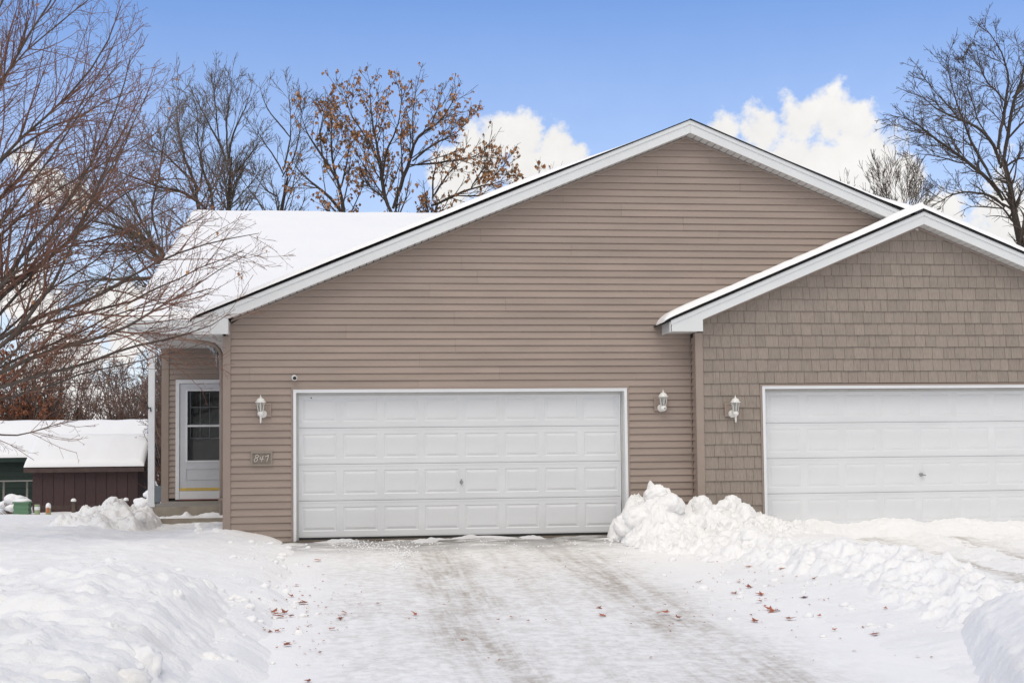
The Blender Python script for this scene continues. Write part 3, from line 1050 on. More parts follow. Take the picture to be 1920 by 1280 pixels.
    for side in (-1, 1):
        if side < 0:
            a, b, sl = 6.0045, APX2, S2L
            pts = [(a, APZ2 - sl * (b - a) - 0.03), (b, APZ2 - 0.03), (b, APZ2 - 0.003), (a, APZ2 - sl * (b - a) - 0.003)]
        else:
            a, b, sl = APX2 + 0.001, 12.9, S2R
            pts = [(a, APZ2 - 0.03), (b, APZ2 - sl * (b - a) - 0.03), (b, APZ2 - sl * (b - a) - 0.003), (a, APZ2 - 0.003)]
        MB().prism(pts, D2 - 0.030, D2 - 0.002).build("wall_trim", TRIM_TAN, nbr)


shake_wall()

# ------------------------------------------------------------------ entry porch, part of the house
YP = 6.65


def porch():
    rs = random.Random(9)
    # door wall: laps beside and above the door
    for k in range(-20, 12):
        z0 = 2.8037 + (k - 4) * ROW; z1 = z0 + ROW
        if z0 < 0.40 or z0 > 3.28:
            continue
        if z1 < 2.73:
            course(-2.636, -2.512, -2.636, -2.512, z0, z1, house, y=YP)
            if z0 > 0.3:
                course(-1.36, -1.075, -1.36, -1.075, z0, z1, house, y=YP)
        else:
            course(-2.636, -1.075, -2.636, -1.075, z0, min(z1, 3.30), house, y=YP)
    w = MB(); w.box(-2.70, -2.46, YP + 0.001, YP + 0.1, -0.3, 3.3); w.box(-1.40, -1.06, YP + 0.001, YP + 0.1, -0.3, 3.3); w.box(-2.4595, -1.4005, YP + 0.001, YP + 0.1, 2.69, 3.3)
    w.box(-2.4595, -1.4005, YP + 0.001, YP + 0.1, -0.3, 0.40)
    w.build("wall", DARK, house)
    MB().box(-2.776, -2.640, YP - 0.03, YP + 0.1, -0.3, 3.30).build("corner_board", TRIM_TAN, house)
    MB().box(-2.70, -2.62, YP + 0.1005, 12.5, -0.3, 3.4).build("side_wall", SIDING, house)
    # ceiling, fascia beam, gutter
    for i in range(12):
        a = 3.42 + i * 0.265
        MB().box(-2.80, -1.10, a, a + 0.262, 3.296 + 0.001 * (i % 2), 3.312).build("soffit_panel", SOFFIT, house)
    MB().box(EV + 0.005, -1.10, 3.385, 3.418, 3.296, 3.405).build("fascia", WHITE, house)
    MB().box(EV, -1.08, 3.352, 3.384, 3.395, 3.50).build("gutter", WHITE, house)
    # left rake board of the main roof
    r = MB()
    n = (ZR - zf) / (YR - 3.36)
    r.add([(EV - 0.002, 3.36, zf - 0.20), (EV + 0.02, 3.36, zf - 0.20), (EV + 0.02, YR, ZR - 0.20), (EV - 0.002, YR, ZR - 0.20),
           (EV - 0.002, 3.36, zf - 0.052), (EV + 0.02, 3.36, zf - 0.052), (EV + 0.02, YR, ZR - 0.022), (EV - 0.002, YR, ZR - 0.022)],
          [(0, 3, 2, 1), (4, 5, 6, 7), (0, 1, 5, 4), (1, 2, 6, 5), (2, 3, 7, 6), (3, 0, 4, 7)])
    r.build("fascia", WHITE, house)
    # post with a base trim and a small black hook
    p = MB(); p.box(-2.607, -2.502, 3.50, 3.605, 0.375, 3.2955); post = p.build("porch_post", FRAMEW, house)
    p = MB(); p.box(-2.617, -2.492, 3.49, 3.615, 0.3745, 0.43); p.build("base_trim", FRAMEW, post)
    p = MB(); p.tube([(-2.60, 3.49, 2.05), (-2.625, 3.47, 2.05), (-2.59, 3.46, 2.03), (-2.565, 3.47, 2.045), (-2.560, 3.492, 1.98)], 0.011, 6)
    p.build("hook", RUBBER, post)
    # storm door in its frame
    x0, x1, zb, zt = -2.509, -1.43, 0.405, 2.693
    f = MB()
    f.prism([(x0, zb), (x0 + 0.07, zb), (x0 + 0.07, zt - 0.07), (x0, zt)], YP - 0.05, YP + 0.10)
    f.prism([(x0, zt), (x0 + 0.07, zt - 0.07), (x1 - 0.07, zt - 0.07), (x1, zt)], YP - 0.05, YP + 0.10)
    f.prism([(x1 - 0.07, zb), (x1, zb), (x1, zt), (x1 - 0.07, zt - 0.07)], YP - 0.05, YP + 0.10)
    f.build("door_frame", FRAMEW, house)
    a, b, c, d = x0 + 0.075, x1 - 0.075, 0.585, zt - 0.077     # leaf
    ga, gb, gc, gdz = -2.288, b - 0.135, 1.147, 2.476         # glass
    l = MB()
    l.box(a, ga, YP - 0.03, YP, c, d); l.box(gb, b, YP - 0.03, YP, c, d)
    l.box(ga + 0.0005, gb - 0.0005, YP - 0.03, YP, c, gc); l.box(ga + 0.0005, gb - 0.0005, YP - 0.03, YP, gdz, d)
    door = l.build("front_door", DOORGREY, house)
    q = MB()
    for u0, u1, v0, v1 in ((ga - 0.03, ga, gc - 0.03, gdz + 0.03), (gb, gb + 0.03, gc - 0.03, gdz + 0.03), (ga, gb, gc - 0.03, gc), (ga, gb, gdz, gdz + 0.03)):
        q.box(u0, u1, YP - 0.042, YP - 0.0305, v0, v1)
    q.build("glass_frame", FRAMEW, door)
    q = MB(); pa, pb, pc, pd = -2.324, b - 0.15, 0.78, 0.994
    for u0, u1, v0, v1 in ((pa, pa + 0.012, pc, pd), (pb - 0.012, pb, pc, pd), (pa + 0.012, pb - 0.012, pc, pc + 0.012), (pa + 0.012, pb - 0.012, pd - 0.012, pd)):
        q.box(u0, u1, YP - 0.040, YP - 0.0305, v0, v1)
    q.build("panel_moulding", DOORGREY, door)
    MB().box(a, b, YP - 0.038, YP - 0.0305, 0.572, 0.625).build("kick_plate", BRASS, door)
    MB().box(a - 0.0, b, YP - 0.045, YP + 0.1, 0.405, 0.566).build("door_sill", FRAMEW, house)
    MB().box(a, b, YP - 0.075, YP - 0.046, 0.39, 0.412).build("door_mat_edge", mat("dull_red_strip", (0.22, 0.09, 0.09), 0.8, 0.2, 9), house)
    MB().box(ga, gb, YP - 0.018, YP - 0.013, gc, gdz).build("door_glass", GLASS, door)
    MB().box(ga, gb, YP - 0.036, YP - 0.012, 1.79, 1.825).build("meeting_rail", FRAMEW, door)
    # inner door behind the glass: dark lights above, grey panels below
    MB().box(a, b, YP + 0.075, YP + 0.095, c, d).build("inner_door", INDOOR, house)
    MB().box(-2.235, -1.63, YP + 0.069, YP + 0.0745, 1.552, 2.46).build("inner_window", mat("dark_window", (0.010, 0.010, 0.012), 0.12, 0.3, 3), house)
    for z in (1.56, 1.83, 2.156):
        MB().box(-2.235, -1.63, YP + 0.006, YP + 0.012, z, z + 0.018).build("muntin", FRAMEW, house)
    for x in (-2.24, -2.06, -1.88, -1.70):
        MB().box(x, x + 0.013, YP + 0.001, YP + 0.0055, 1.56, 2.46).build("muntin", FRAMEW, house)
    for x in (-2.21, -1.86):
        q = MB()
        q.box(x, x + 0.28, YP + 0.070, YP + 0.0745, 1.36, 1.372); q.box(x, x + 0.28, YP + 0.070, YP + 0.0745, 1.16, 1.172)
        q.box(x, x + 0.01, YP + 0.0705, YP + 0.0745, 1.172, 1.36); q.box(x + 0.27, x + 0.28, YP + 0.0705, YP + 0.0745, 1.172, 1.36)
        q.build("panel_moulding", INDOOR, house)
    # downspout: a long elbow under the eave, then down the corner
    pts = [at(335, 633, 0.4), at(352, 638, 0.4), at(372, 641, 0.4), at(392, 644, 0.4), at(403, 648, 0.4), at(410, 655, 0.4), at(414.5, 665, 0.4), at(416, 680, 0.4), at(416, 730, 0.4), at(416, 965, 0.4)]
    MB().tube(pts, [0.036] * 10, 10).build("downspout", TRIM_TAN, house, smooth=True)
    b0 = at(416, 700, 0.4)
    for z in (2.25, 0.55):
        MB().box(b0[0] - 0.045, b0[0] + 0.052, 0.352, 0.36, z, z + 0.04).build("strap", TRIM_TAN, house)
    s = MB()
    for x, y, ln, rr in ((401, 657, 0.20, 0.016), (406, 664, 0.30, 0.022), (395, 654, 0.14, 0.013), (386, 652, 0.09, 0.010), (410, 668, 0.12, 0.012), (404, 660, 0.16, 0.012), (378, 651, 0.05, 0.008)):
        p = at(x, y - 6, 0.38)
        s.tube([p, p - np.array([0, 0, ln * 0.4]), p - np.array([0.004, 0, ln])], [rr, rr * 0.55, 0.001], 7)
    s.build("icicles", ICE, house, smooth=True)
    # drain box and clods by the downspout foot
    MB().box(-1.25, -1.09, 0.30, 0.46, 0.05, 0.20).build("drain_block", WHITE, house)


porch()

steps = thing("concrete_steps", "two grey concrete steps with snow on the tread, below the front door", "steps", (-1.9, 4.9, 0))
# the slab sits on the ground and stops 30 mm short of the walls
m = MB(); m.box(-2.66, -1.12, 3.50, YP - 0.08, 0.215, 0.375); m.box(-2.60, -1.13, 3.56, YP - 0.09, -0.3, 0.2145); m.build("slab", CONC, steps)
m = MB(); m.box(-2.62, -1.13, 3.02, 3.55, -0.2, 0.195); m.build("tread", CONC, steps)


def tread_snow():
    xs = np.linspace(-2.64, -1.16, 90); ys = np.linspace(3.03, 3.50, 26)
    X, Y = np.meshgrid(xs, ys)
    T = 0.015 + 0.05 * np.maximum(0, fbm(X * 3.1, Y * 3, 4)) + 0.09 * np.exp(-((X + 1.95) / 0.07) ** 2 - ((Y - 3.3) / 0.12) ** 2) + 0.05 * np.exp(-((X + 1.5) / 0.22) ** 2 - ((Y - 3.4) / 0.1) ** 2)
    T = T * rim(np.minimum(X - xs[0], xs[-1] - X), 0.05) * rim(np.minimum(Y - ys[0], ys[-1] - Y), 0.04)
    V = np.stack([X, Y, 0.192 + T], -1).reshape(-1, 3)
    nx, ny = 90, 26
    i = np.arange(ny - 1)[:, None] * nx + np.arange(nx - 1)[None, :]
    F = np.stack([i, i + 1, i + nx + 1, i + nx], -1).reshape(-1, 4)
    o = link("tread_snow", fastmesh("tread_snow", V, F), SNOW, steps); o['kind'] = 'stuff'


tread_snow()


# ------------------------------------------------------------------ lamps, camera, number plate
def wall_lamp(label, loc, px, tail=True, sensor=False):
    """loc: middle of the mounting block on the wall; px: sideways lean of the lantern"""
    t = thing("wall_lamp", label, "wall lamp", loc, "white lantern lamps beside the garage doors")
    x, y, z = loc
    b = MB()
    b.add([(x - .10, y, z - .10), (x + .10, y, z - .10), (x + .10, y, z + .10), (x - .10, y, z + .10),
           (x - .10, y - .030, z - .10), (x + .10, y - .030, z - .10), (x + .10, y - .030, z + .10), (x - .10, y - .030, z + .10),
           (x - .075, y - .030, z - .075), (x + .075, y - .030, z - .075), (x + .075, y - .030, z + .075), (x - .075, y - .030, z + .075),
           (x - .07, y - .022, z - .07), (x + .07, y - .022, z - .07), (x + .07, y - .022, z + .07), (x - .07, y - .022, z + .07)],
          [(0, 1, 5, 4), (1, 2, 6, 5), (2, 3, 7, 6), (3, 0, 4, 7), (4, 5, 9, 8), (5, 6, 10, 9), (6, 7, 11, 10), (7, 4, 8, 11),
           (8, 9, 13, 12), (9, 10, 14, 13), (10, 11, 15, 14), (11, 8, 12, 15), (12, 13, 14, 15)])
    b.build("mounting_block", TRIM_TAN, t)
    cx, cy = x + px, y - 0.145
    zc = z - 0.055
    b = MB(); b.lathe([(0.058, 0), (0.058, 0.012), (0.040, 0.030), (0.012, 0.034)], (x + px * 0.4, y - 0.0225, zc - 0.005), 20, 'y')
    b.tube([(x + px * 0.4, y - 0.05, zc - 0.005), (x + px * 0.8, y - 0.10, zc - 0.02), (cx, cy, zc + 0.006)], 0.015, 8)
    b.build("arm", LAMPW, t, smooth=True)
    zb = z - 0.035
    ht = 0.135
    cg = MB()
    for s in range(6):
        w = math.pi / 3 * (s + 0.5)
        c1, s1 = math.cos(w), math.sin(w)
        cg.tube([(cx + .036 * c1, cy + .036 * s1, zb), (cx + .060 * c1, cy + .060 * s1, zb + ht)], 0.0045, 5)
    cg.lathe([(0.040, -0.006), (0.042, 0.0), (0.036, 0.006)], (cx, cy, zb), sq=6)
    cg.lathe([(0.060, 0.0), (0.064, 0.004), (0.060, 0.008)], (cx, cy, zb + ht - 0.004), sq=6)
    cg.build("cage", LAMPW, t)
    MB().lathe([(0.033, 0.007), (0.056, ht - 0.005)], (cx, cy, zb), sq=6).build("lamp_glass", LAMPGLASS, t)
    MB().lathe([(0.012, 0.01), (0.013, 0.05), (0.022, 0.075), (0.018, 0.10), (0.004, 0.112)], (cx, cy, zb), 10).build("bulb", LAMPW, t, smooth=True)
    r = MB(); r.lathe([(0.079, ht + 0.002), (0.081, ht + 0.008), (0.062, ht + 0.022), (0.055, ht + 0.042), (0.040, ht + 0.060), (0.020, ht + 0.070), (0.010, ht + 0.076), (0.012, ht + 0.086), (0.005, ht + 0.098), (0.002, ht + 0.118)], (cx, cy, zb), 18)
    r.build("cap", LAMPW, t, smooth=True)
    b = MB()
    if tail:
        b.lathe([(0.042, -0.006), (0.046, -0.022), (0.040, -0.045), (0.020, -0.058), (0.014, -0.075), (0.015, -0.11), (0.010, -0.135), (0.013, -0.150), (0.003, -0.160)], (cx, cy, zb), 14)
    else:
        b.lathe([(0.042, -0.006), (0.050, -0.026), (0.044, -0.055), (0.026, -0.070), (0.012, -0.078)], (cx, cy, zb), 14)
    base = b.build("base_cup", LAMPW, t, smooth=True)
    if sensor:
        MB().lathe([(0.011, 0), (0.011, 0.004), (0.005, 0.006)], (cx + 0.012, cy - 0.044, zb - 0.036), 10, 'y').build("sensor_eye", RUBBER, base)
    return t


p = at(493, 767, -0.018); wall_lamp("white lantern wall lamp with a long tail, above the house number plate", (p[0] + 0.02, -0.019, p[2] - 0.01), -0.045)
p = at(1238, 755, -0.018); wall_lamp("white lantern wall lamp without a tail, right of the first garage door", (p[0], -0.019, p[2] - 0.02), 0.012, tail=False, sensor=True)
p = at(1370, 768, -0.27); wall_lamp("white lantern wall lamp with a long tail on the shake siding", (p[0], D2 - 0.023, p[2] - 0.0), 0.030)


def camera_thing():
    p = at(552.5, 708, -0.05)
    t = thing("security_camera", "small white security camera with a black lens above the garage door corner", "security camera", (p[0], -0.019, p[2]))
    x, z = p[0], p[2]
    MB().lathe([(0.028, 0), (0.028, 0.008), (0.012, 0.012), (0.010, 0.05)], (x - 0.008, -0.0185, z + 0.004), 14, 'y').build("mount", FRAMEW, t, smooth=True)
    d = np.array([0.20, -0.93, -0.30]); d /= np.linalg.norm(d)
    c = np.array([x - 0.008, -0.072, z + 0.006])
    MB().tube([c - d * 0.004, c, c + d * 0.045, c + d * 0.05], [0.030, 0.038, 0.040, 0.037], 18).build("housing", FRAMEW, t, smooth=False)
    MB().tube([c + d * 0.0505, c + d * 0.056], [0.028, 0.024], 16).build("lens", RUBBER, t)


camera_thing()


def number_plate():
    a, b = at(470, 846, -0.03), at(511, 873, -0.03)
    x0, x1, z0, z1 = a[0], b[0], b[2], a[2]
    t = thing("house_number_plate", "tan house number plate with raised script digits 847", "number plate", ((x0 + x1) / 2, -0.019, z0))
    PL = mat("tan_plate", (0.275, 0.235, 0.198), 0.6, 0.06, 20, bump=0.2, bscale=60)
    w = 0.028
    m = MB(); m.box(x0 + w, x1 - w, -0.028, -0.0185, z0 + w, z1 - w)
    m.build("plate", mat("tan_plate_field", (0.215, 0.18, 0.15), 0.65, 0.08, 20), t)
    m = MB()
    m.box(x0, x0 + w, -0.040, -0.0185, z0, z1); m.box(x1 - w, x1, -0.040, -0.0185, z0, z1)
    m.box(x0 + w, x1 - w, -0.040, -0.0185, z0, z0 + w); m.box(x0 + w, x1 - w, -0.040, -0.0185, z1 - w, z1)
    m.build("plate_border", PL, t)
    DG = mat("raised_digit", (0.50, 0.46, 0.41), 0.45, 0.05, 20)
    W, Hh = x1 - x0, z1 - z0

    def stroke(pts, r=0.0085):
        # pts in plate units 0..1, y down as in the picture
        return [(x0 + u * W, -0.034, z1 - v * Hh) for u, v in pts], r
    D8 = [(0.36, 0.30), (0.32, 0.24), (0.25, 0.26), (0.215, 0.34), (0.235, 0.41), (0.30, 0.46), (0.31, 0.53), (0.30, 0.62), (0.24, 0.70), (0.175, 0.70), (0.155, 0.62), (0.18, 0.53), (0.24, 0.46), (0.32, 0.40), (0.385, 0.33), (0.36, 0.30)]
    D4 = [[(0.47, 0.36), (0.43, 0.48), (0.42, 0.54), (0.47, 0.545), (0.54, 0.53), (0.60, 0.52)], [(0.575, 0.30), (0.545, 0.43), (0.51, 0.60), (0.475, 0.74)]]
    D7 = [[(0.675, 0.40), (0.69, 0.34), (0.74, 0.34), (0.80, 0.27), (0.835, 0.235), (0.80, 0.40), (0.765, 0.56), (0.74, 0.76)]]
    for strokes in ([D8], D4, D7):
        m = MB()
        for s in strokes:
            pts, r = stroke(s)
            m.tube(pts, r, 6)
        m.build("digit", DG, t, smooth=True)


number_plate()

# ------------------------------------------------------------------ sheds and yard things on the left


def gable_shed(name, label, x0, x1, y0, y1, zb, ze, zr, board_m, trim_m, bw, over, horizontal=False, side_m=None):
    """a shed with its eave to the viewer: boards, eave board, roof and snow"""
    t = thing(name, label, "shed", ((x0 + x1) / 2, (y0 + y1) / 2, zb))
    ym = (y0 + y1) / 2
    if horizontal:
        z = zb
        while z < ze - 0.01:
            z2 = min(z + bw, ze)
            MB().add([(x0, y0 - 0.02, z), (x1, y0 - 0.02, z), (x1, y0 - 0.004, z2 - 0.008), (x0, y0 - 0.004, z2 - 0.008), (x0, y0, z), (x1, y0, z)], [(0, 1, 2, 3), (1, 0, 4, 5)]).build("plank", board_m, t)
            z = z2
    else:
        n = int(round((x1 - x0) / bw))
        for i in range(n):
            a = x0 + i * (x1 - x0) / n
            MB().box(a + 0.008, a + (x1 - x0) / n - 0.008, y0 - 0.022, y0, zb, ze).build("plank", board_m, t)
    w = MB()
    w.box(x0 + 0.01, x1 - 0.01, y0 + 0.001, y0 + 0.05, zb - 0.2, ze)
    w.build("wall", trim_m, t)
    # right gable end
    g = MB()
    pts = [(x1, y0, zb - 0.2), (x1, y1, zb - 0.2), (x1, y1, ze), (x1, ym, zr - 0.05), (x1, y0, ze)]
    g.add(pts + [(x1 - 0.05, p[1], p[2]) for p in pts], [(0, 1, 2, 3, 4), (9, 8, 7, 6, 5)])
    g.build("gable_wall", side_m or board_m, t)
    sl = (zr - ze) / (ym - y0)
    yo = y0 - over
    zo = ze - sl * over + 0.03
    r = MB()
    r.add([(x0 - over, yo, zo), (x1 + over, yo, zo), (x1 + over, ym, zr), (x0 - over, ym, zr), (x0 - over, yo, zo + 0.03), (x1 + over, yo, zo + 0.03), (x1 + over, ym, zr + 0.03), (x0 - over, ym, zr + 0.03)],
          [(0, 3, 2, 1), (4, 5, 6, 7), (0, 1, 5, 4), (1, 2, 6, 5), (2, 3, 7, 6), (3, 0, 4, 7)])
    ye = y1 + over
    r.add([(x0 - over, ym, zr), (x1 + over, ym, zr), (x1 + over, ye, zo), (x0 - over, ye, zo), (x0 - over, ym, zr + 0.03), (x1 + over, ym, zr + 0.03), (x1 + over, ye, zo + 0.03), (x0 - over, ye, zo + 0.03)],
          [(0, 3, 2, 1), (4, 5, 6, 7), (0, 1, 5, 4), (1, 2, 6, 5), (2, 3, 7, 6), (3, 0, 4, 7)])
    r.build("roof", trim_m, t)
    MB().box(x0 - over, x1 + over, yo - 0.03, yo - 0.001, zo - 0.10, zo + 0.028).build("eave_board", trim_m, t)
    b = MB()
    for xx in (x1 + over + 0.001,):
        b.add([(xx, yo, zo - 0.10), (xx, ym, zr - 0.10), (xx, ym, zr + 0.03), (xx, yo, zo + 0.03), (xx + 0.03, yo, zo - 0.10), (xx + 0.03, ym, zr - 0.10), (xx + 0.03, ym, zr + 0.03), (xx + 0.03, yo, zo + 0.03)],
              [(0, 1, 2, 3), (7, 6, 5, 4), (0, 4, 5, 1), (3, 2, 6, 7)])
    b.build("rake_board", trim_m, t)
    nu, nv = 90, 40
    LX, LY = x1 - x0 + 2 * over, ye - yo

    def T(U, W):
        return (0.15 + 0.03 * fbm(U * LX * 1.3 + x0, W * LY * 1.1, 3)) * rim(np.minimum(U, 1 - U) * LX, 0.14) * rim(np.minimum(W, 1 - W) * LY, 0.14)
    u = np.linspace(0, 1, nu); v = np.linspace(0, 1, nv)
    u = 0.5 - 0.5 * np.cos(u * math.pi); v = 0.5 - 0.5 * np.cos(v * math.pi)
    U, W = np.meshgrid(u, v)
    X = x0 - over + U * LX; Y = yo - 0.03 + W * (LY + 0.06)
    Z = zr + 0.032 - np.sqrt((Y - ym) ** 2 + 0.02) * sl + 0.14 * sl
    Z = np.maximum(Z, zo + 0.026) + T(U, W)
    i = np.arange(nv - 1)[:, None] * nu + np.arange(nu - 1)[None, :]
    F = np.stack([i, i + 1, i + nu + 1, i + nu], -1).reshape(-1, 4)
    link("roof_snow", fastmesh("roof_snow", np.stack([X, Y, Z], -1).reshape(-1, 3), F), SNOWROOF, t)
    return t


gable_shed("shed", "low dark brown shed of vertical boards under a snow covered roof", -8.20, -5.22, 21.0, 24.0, -0.55, 1.02, 1.80, SHEDB, SHEDT, 0.30, 0.2)
# brown rail low on the shed front
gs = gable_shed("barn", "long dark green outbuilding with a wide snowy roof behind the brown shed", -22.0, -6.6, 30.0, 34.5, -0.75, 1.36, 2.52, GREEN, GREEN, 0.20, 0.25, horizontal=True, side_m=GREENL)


def yard_things():
    rs = random.Random(2)
    # low rail fence along the shed
    t = thing("rail_fence", "low brown rail fence in front of the brown shed", "fence", (-6.3, 20.3, -0.45))
    for za in (-0.14, -0.38):
        MB().box(-7.9, -4.9, 20.28, 20.33, za - 0.05, za + 0.05).build("rail", SHEDT, t)
    for x in (-6.9, -5.45):
        ps = MB(); ps.box(x - 0.05, x + 0.05, 20.20, 20.275, -0.75, 0.02); pp = ps.build("post", WOODP, t)
        MB().lathe([(0.075, 0.0), (0.08, 0.03), (0.06, 0.07), (0.02, 0.09)], (x, 20.235, 0.021), 10).build("snow_cap", SNOWROOF, pp, smooth=True)
    # green bin with ribs
    zb = -0.52
    t = thing("bin", "ribbed green plastic bin with snow on its lid, beside the brown shed", "bin", (-8.07, 19.2, zb))
    m = MB()
    x0, x1, y0, y1 = -8.28, -7.87, 19.0, 19.4
    for i in range(8):
        z = zb + i * 0.068; g = 0.012 * (i % 2)
        m.box(x0 + g, x1 - g, y0 + g, y1 - g, z, z + 0.0675)
    m.build("body", BIN, t)
    MB().box(x0 - 0.02, x1 + 0.02, y0 - 0.02, y1 + 0.02, zb + 0.545, zb + 0.585).build("lid", BIN, t)
    MB().lathe([(0.24, 0), (0.23, 0.04), (0.15, 0.08), (0.03, 0.09)], ((x0 + x1) / 2, 19.2, zb + 0.5855), 16).build("snow_cap", SNOWROOF, t, smooth=True)
    # two marker tubes
    t = thing("marker_tube", "pale green pipe with a white band, right of the green bin", "utility marker", (-7.64, 19.0, zb), "utility marker tubes by the shed")
    MB().lathe([(0.075, 0), (0.075, 0.5), (0.07, 0.51)], (-7.64, 19.0, zb), 14).build("tube", TUBEG, t, smooth=False)
    MB().lathe([(0.077, 0.36), (0.077, 0.45)], (-7.64, 19.0, zb), 14).build("band", FRAMEW, t)
    t = thing("marker_tube", "white and green pipe with an orange label and a snow cap", "utility marker", (-7.345, 19.0, zb), "utility marker tubes by the shed")
    MB().lathe([(0.07, 0), (0.07, 0.40)], (-7.345, 19.0, zb), 14).build("tube", TUBEG, t)
    MB().lathe([(0.071, 0.401), (0.072, 0.47), (0.05, 0.53), (0.015, 0.55)], (-7.345, 19.0, zb), 14).build("snow_cap", SNOWROOF, t, smooth=True)
    q = MB()
    q.add([(-7.345 + 0.073 * math.sin(a), 19.0 - 0.073 * math.cos(a), zb + z) for z in (0.27, 0.42) for a in (-0.5, -0.25, 0, 0.25, 0.5)], [(i, i + 1, i + 6, i + 5) for i in range(4)])
    q.build("label_patch", ORANGE, t)
    # clothes table / rack behind
    t = thing("table", "grey wooden table standing against the dark green outbuilding", "table", (-10.2, 28.6, -0.6))
    MB().box(-11.0, -9.6, 28.3, 28.9, 0.50, 0.54).build("tabletop", mat("grey_wood", (0.22, 0.21, 0.19), 0.8, 0.1, 5), t)
    for x in (-10.75, -9.98):
        MB().box(x - 0.03, x + 0.03, 28.55, 28.61, -0.75, 0.499).build("leg", MATS["grey_wood"], t)
    # utility box beside the house corner
    t = thing("utility_box", "blue grey electric meter box on a stand behind the porch post", "utility box", (-3.12, 9.0, -0.4))
    MB().box(-3.23, -3.04, 8.95, 9.12, 0.30, 0.63).build("box", UTIL, t)
    MB().box(-3.17, -3.10, 9.0, 9.07, -0.5, 0.2995).build("stand", UTIL, t)
    MB().tube([(-3.03, 8.98, 0.95), (-3.05, 8.97, 0.75), (-3.02, 8.97, 0.55), (-3.02, 8.97, 0.32)], 0.018, 6).build("cable", RUBBER, t)


yard_things()


def ico(sub=2):
    import bmesh
    bm = bmesh.new(); bmesh.ops.create_icosphere(bm, subdivisions=sub, radius=1)
    v = np.array([x.co[:] for x in bm.verts]); f = np.array([[q.index for q in fc.verts] for fc in bm.faces]); bm.free()
    return v, f


def snowy_bush(label, cx, cy, z, rx, rz, seed):
    rs = np.random.RandomState(seed)
    t = thing("bush", label, "bush", (cx, cy, z), "snow laden bushes by the outbuildings")
    m = MB()
    for i in range(70):
        a = rs.uniform(0, 6.28); e = rs.uniform(0.3, 1.4)
        d = np.array([math.cos(a) * math.cos(e) * rx, math.sin(a) * math.cos(e) * rx, math.sin(e) * rz])
        p0 = np.array([cx, cy, z])
        m.tube([p0, p0 + d * 0.5 + rs.randn(3) * 0.02, p0 + d], [0.012, 0.008, 0.004], 4, cap=False)
    m.build("stems", BRUSHM, t)
    V, F = ico(3); VV = []; FF = []
    o = 0
    for i in range(26):
        a = rs.uniform(0, 6.28); e = rs.uniform(0.1, 1.5)
        c = np.array([cx + math.cos(a) * math.cos(e) * rx * 0.85, cy + math.sin(a) * math.cos(e) * rx * 0.85, z + math.sin(e) * rz * 0.95])
        s = rs.uniform(0.09, 0.20)
        nn = 1 + 0.25 * fbm(V[:, 0] * 1.6 + i, V[:, 1] * 1.6 + V[:, 2], 3)
        VV.append(V * nn[:, None] * np.array([s, s, s * 0.6]) + c); FF.append(F + o); o += len(V)
    link("snow_cover", fastmesh("snow_cover", np.concatenate(VV), np.concatenate(FF)), SNOWROOF, t)


snowy_bush("snow buried bush beside the green bin", -8.45, 19.9, -0.55, 0.50, 0.75, 1)
snowy_bush("brown bush with a cap of snow at the photo's left edge", -9.15, 19.2, -0.55, 0.35, 0.72, 2)
snowy_bush("snow covered low bush seen between porch post and house corner", -3.55, 11.5, -0.3, 0.5, 0.75, 3)

# ------------------------------------------------------------------ snow piles


def chunks(rs, spots, V0, F0):
    VV, FF, o = [], [], 0
    for c, s in spots:
        a = rs.randn(3, 3); q, _ = np.linalg.qr(a)
        # blocky lump: radius limited by a few random planes, then roughened
        V = V0.copy()
        for _k in range(7):
            n = rs.randn(3); n /= np.linalg.norm(n)
            d = V @ n; lim = rs.uniform(0.68, 0.95)
            V = V - np.outer(np.maximum(d - lim, 0), n)
        nn = 1 + 0.26 * fbm(V[:, 0] * 1.9 + c[0] * 7, V[:, 1] * 1.9 + V[:, 2] * 1.7, 5, 0.55)
        V = (V * nn[:, None]) @ q.T * np.asarray(s) + np.asarray(c)
        VV.append(V); FF.append(F0 + o); o += len(V)
    return VV, FF, o


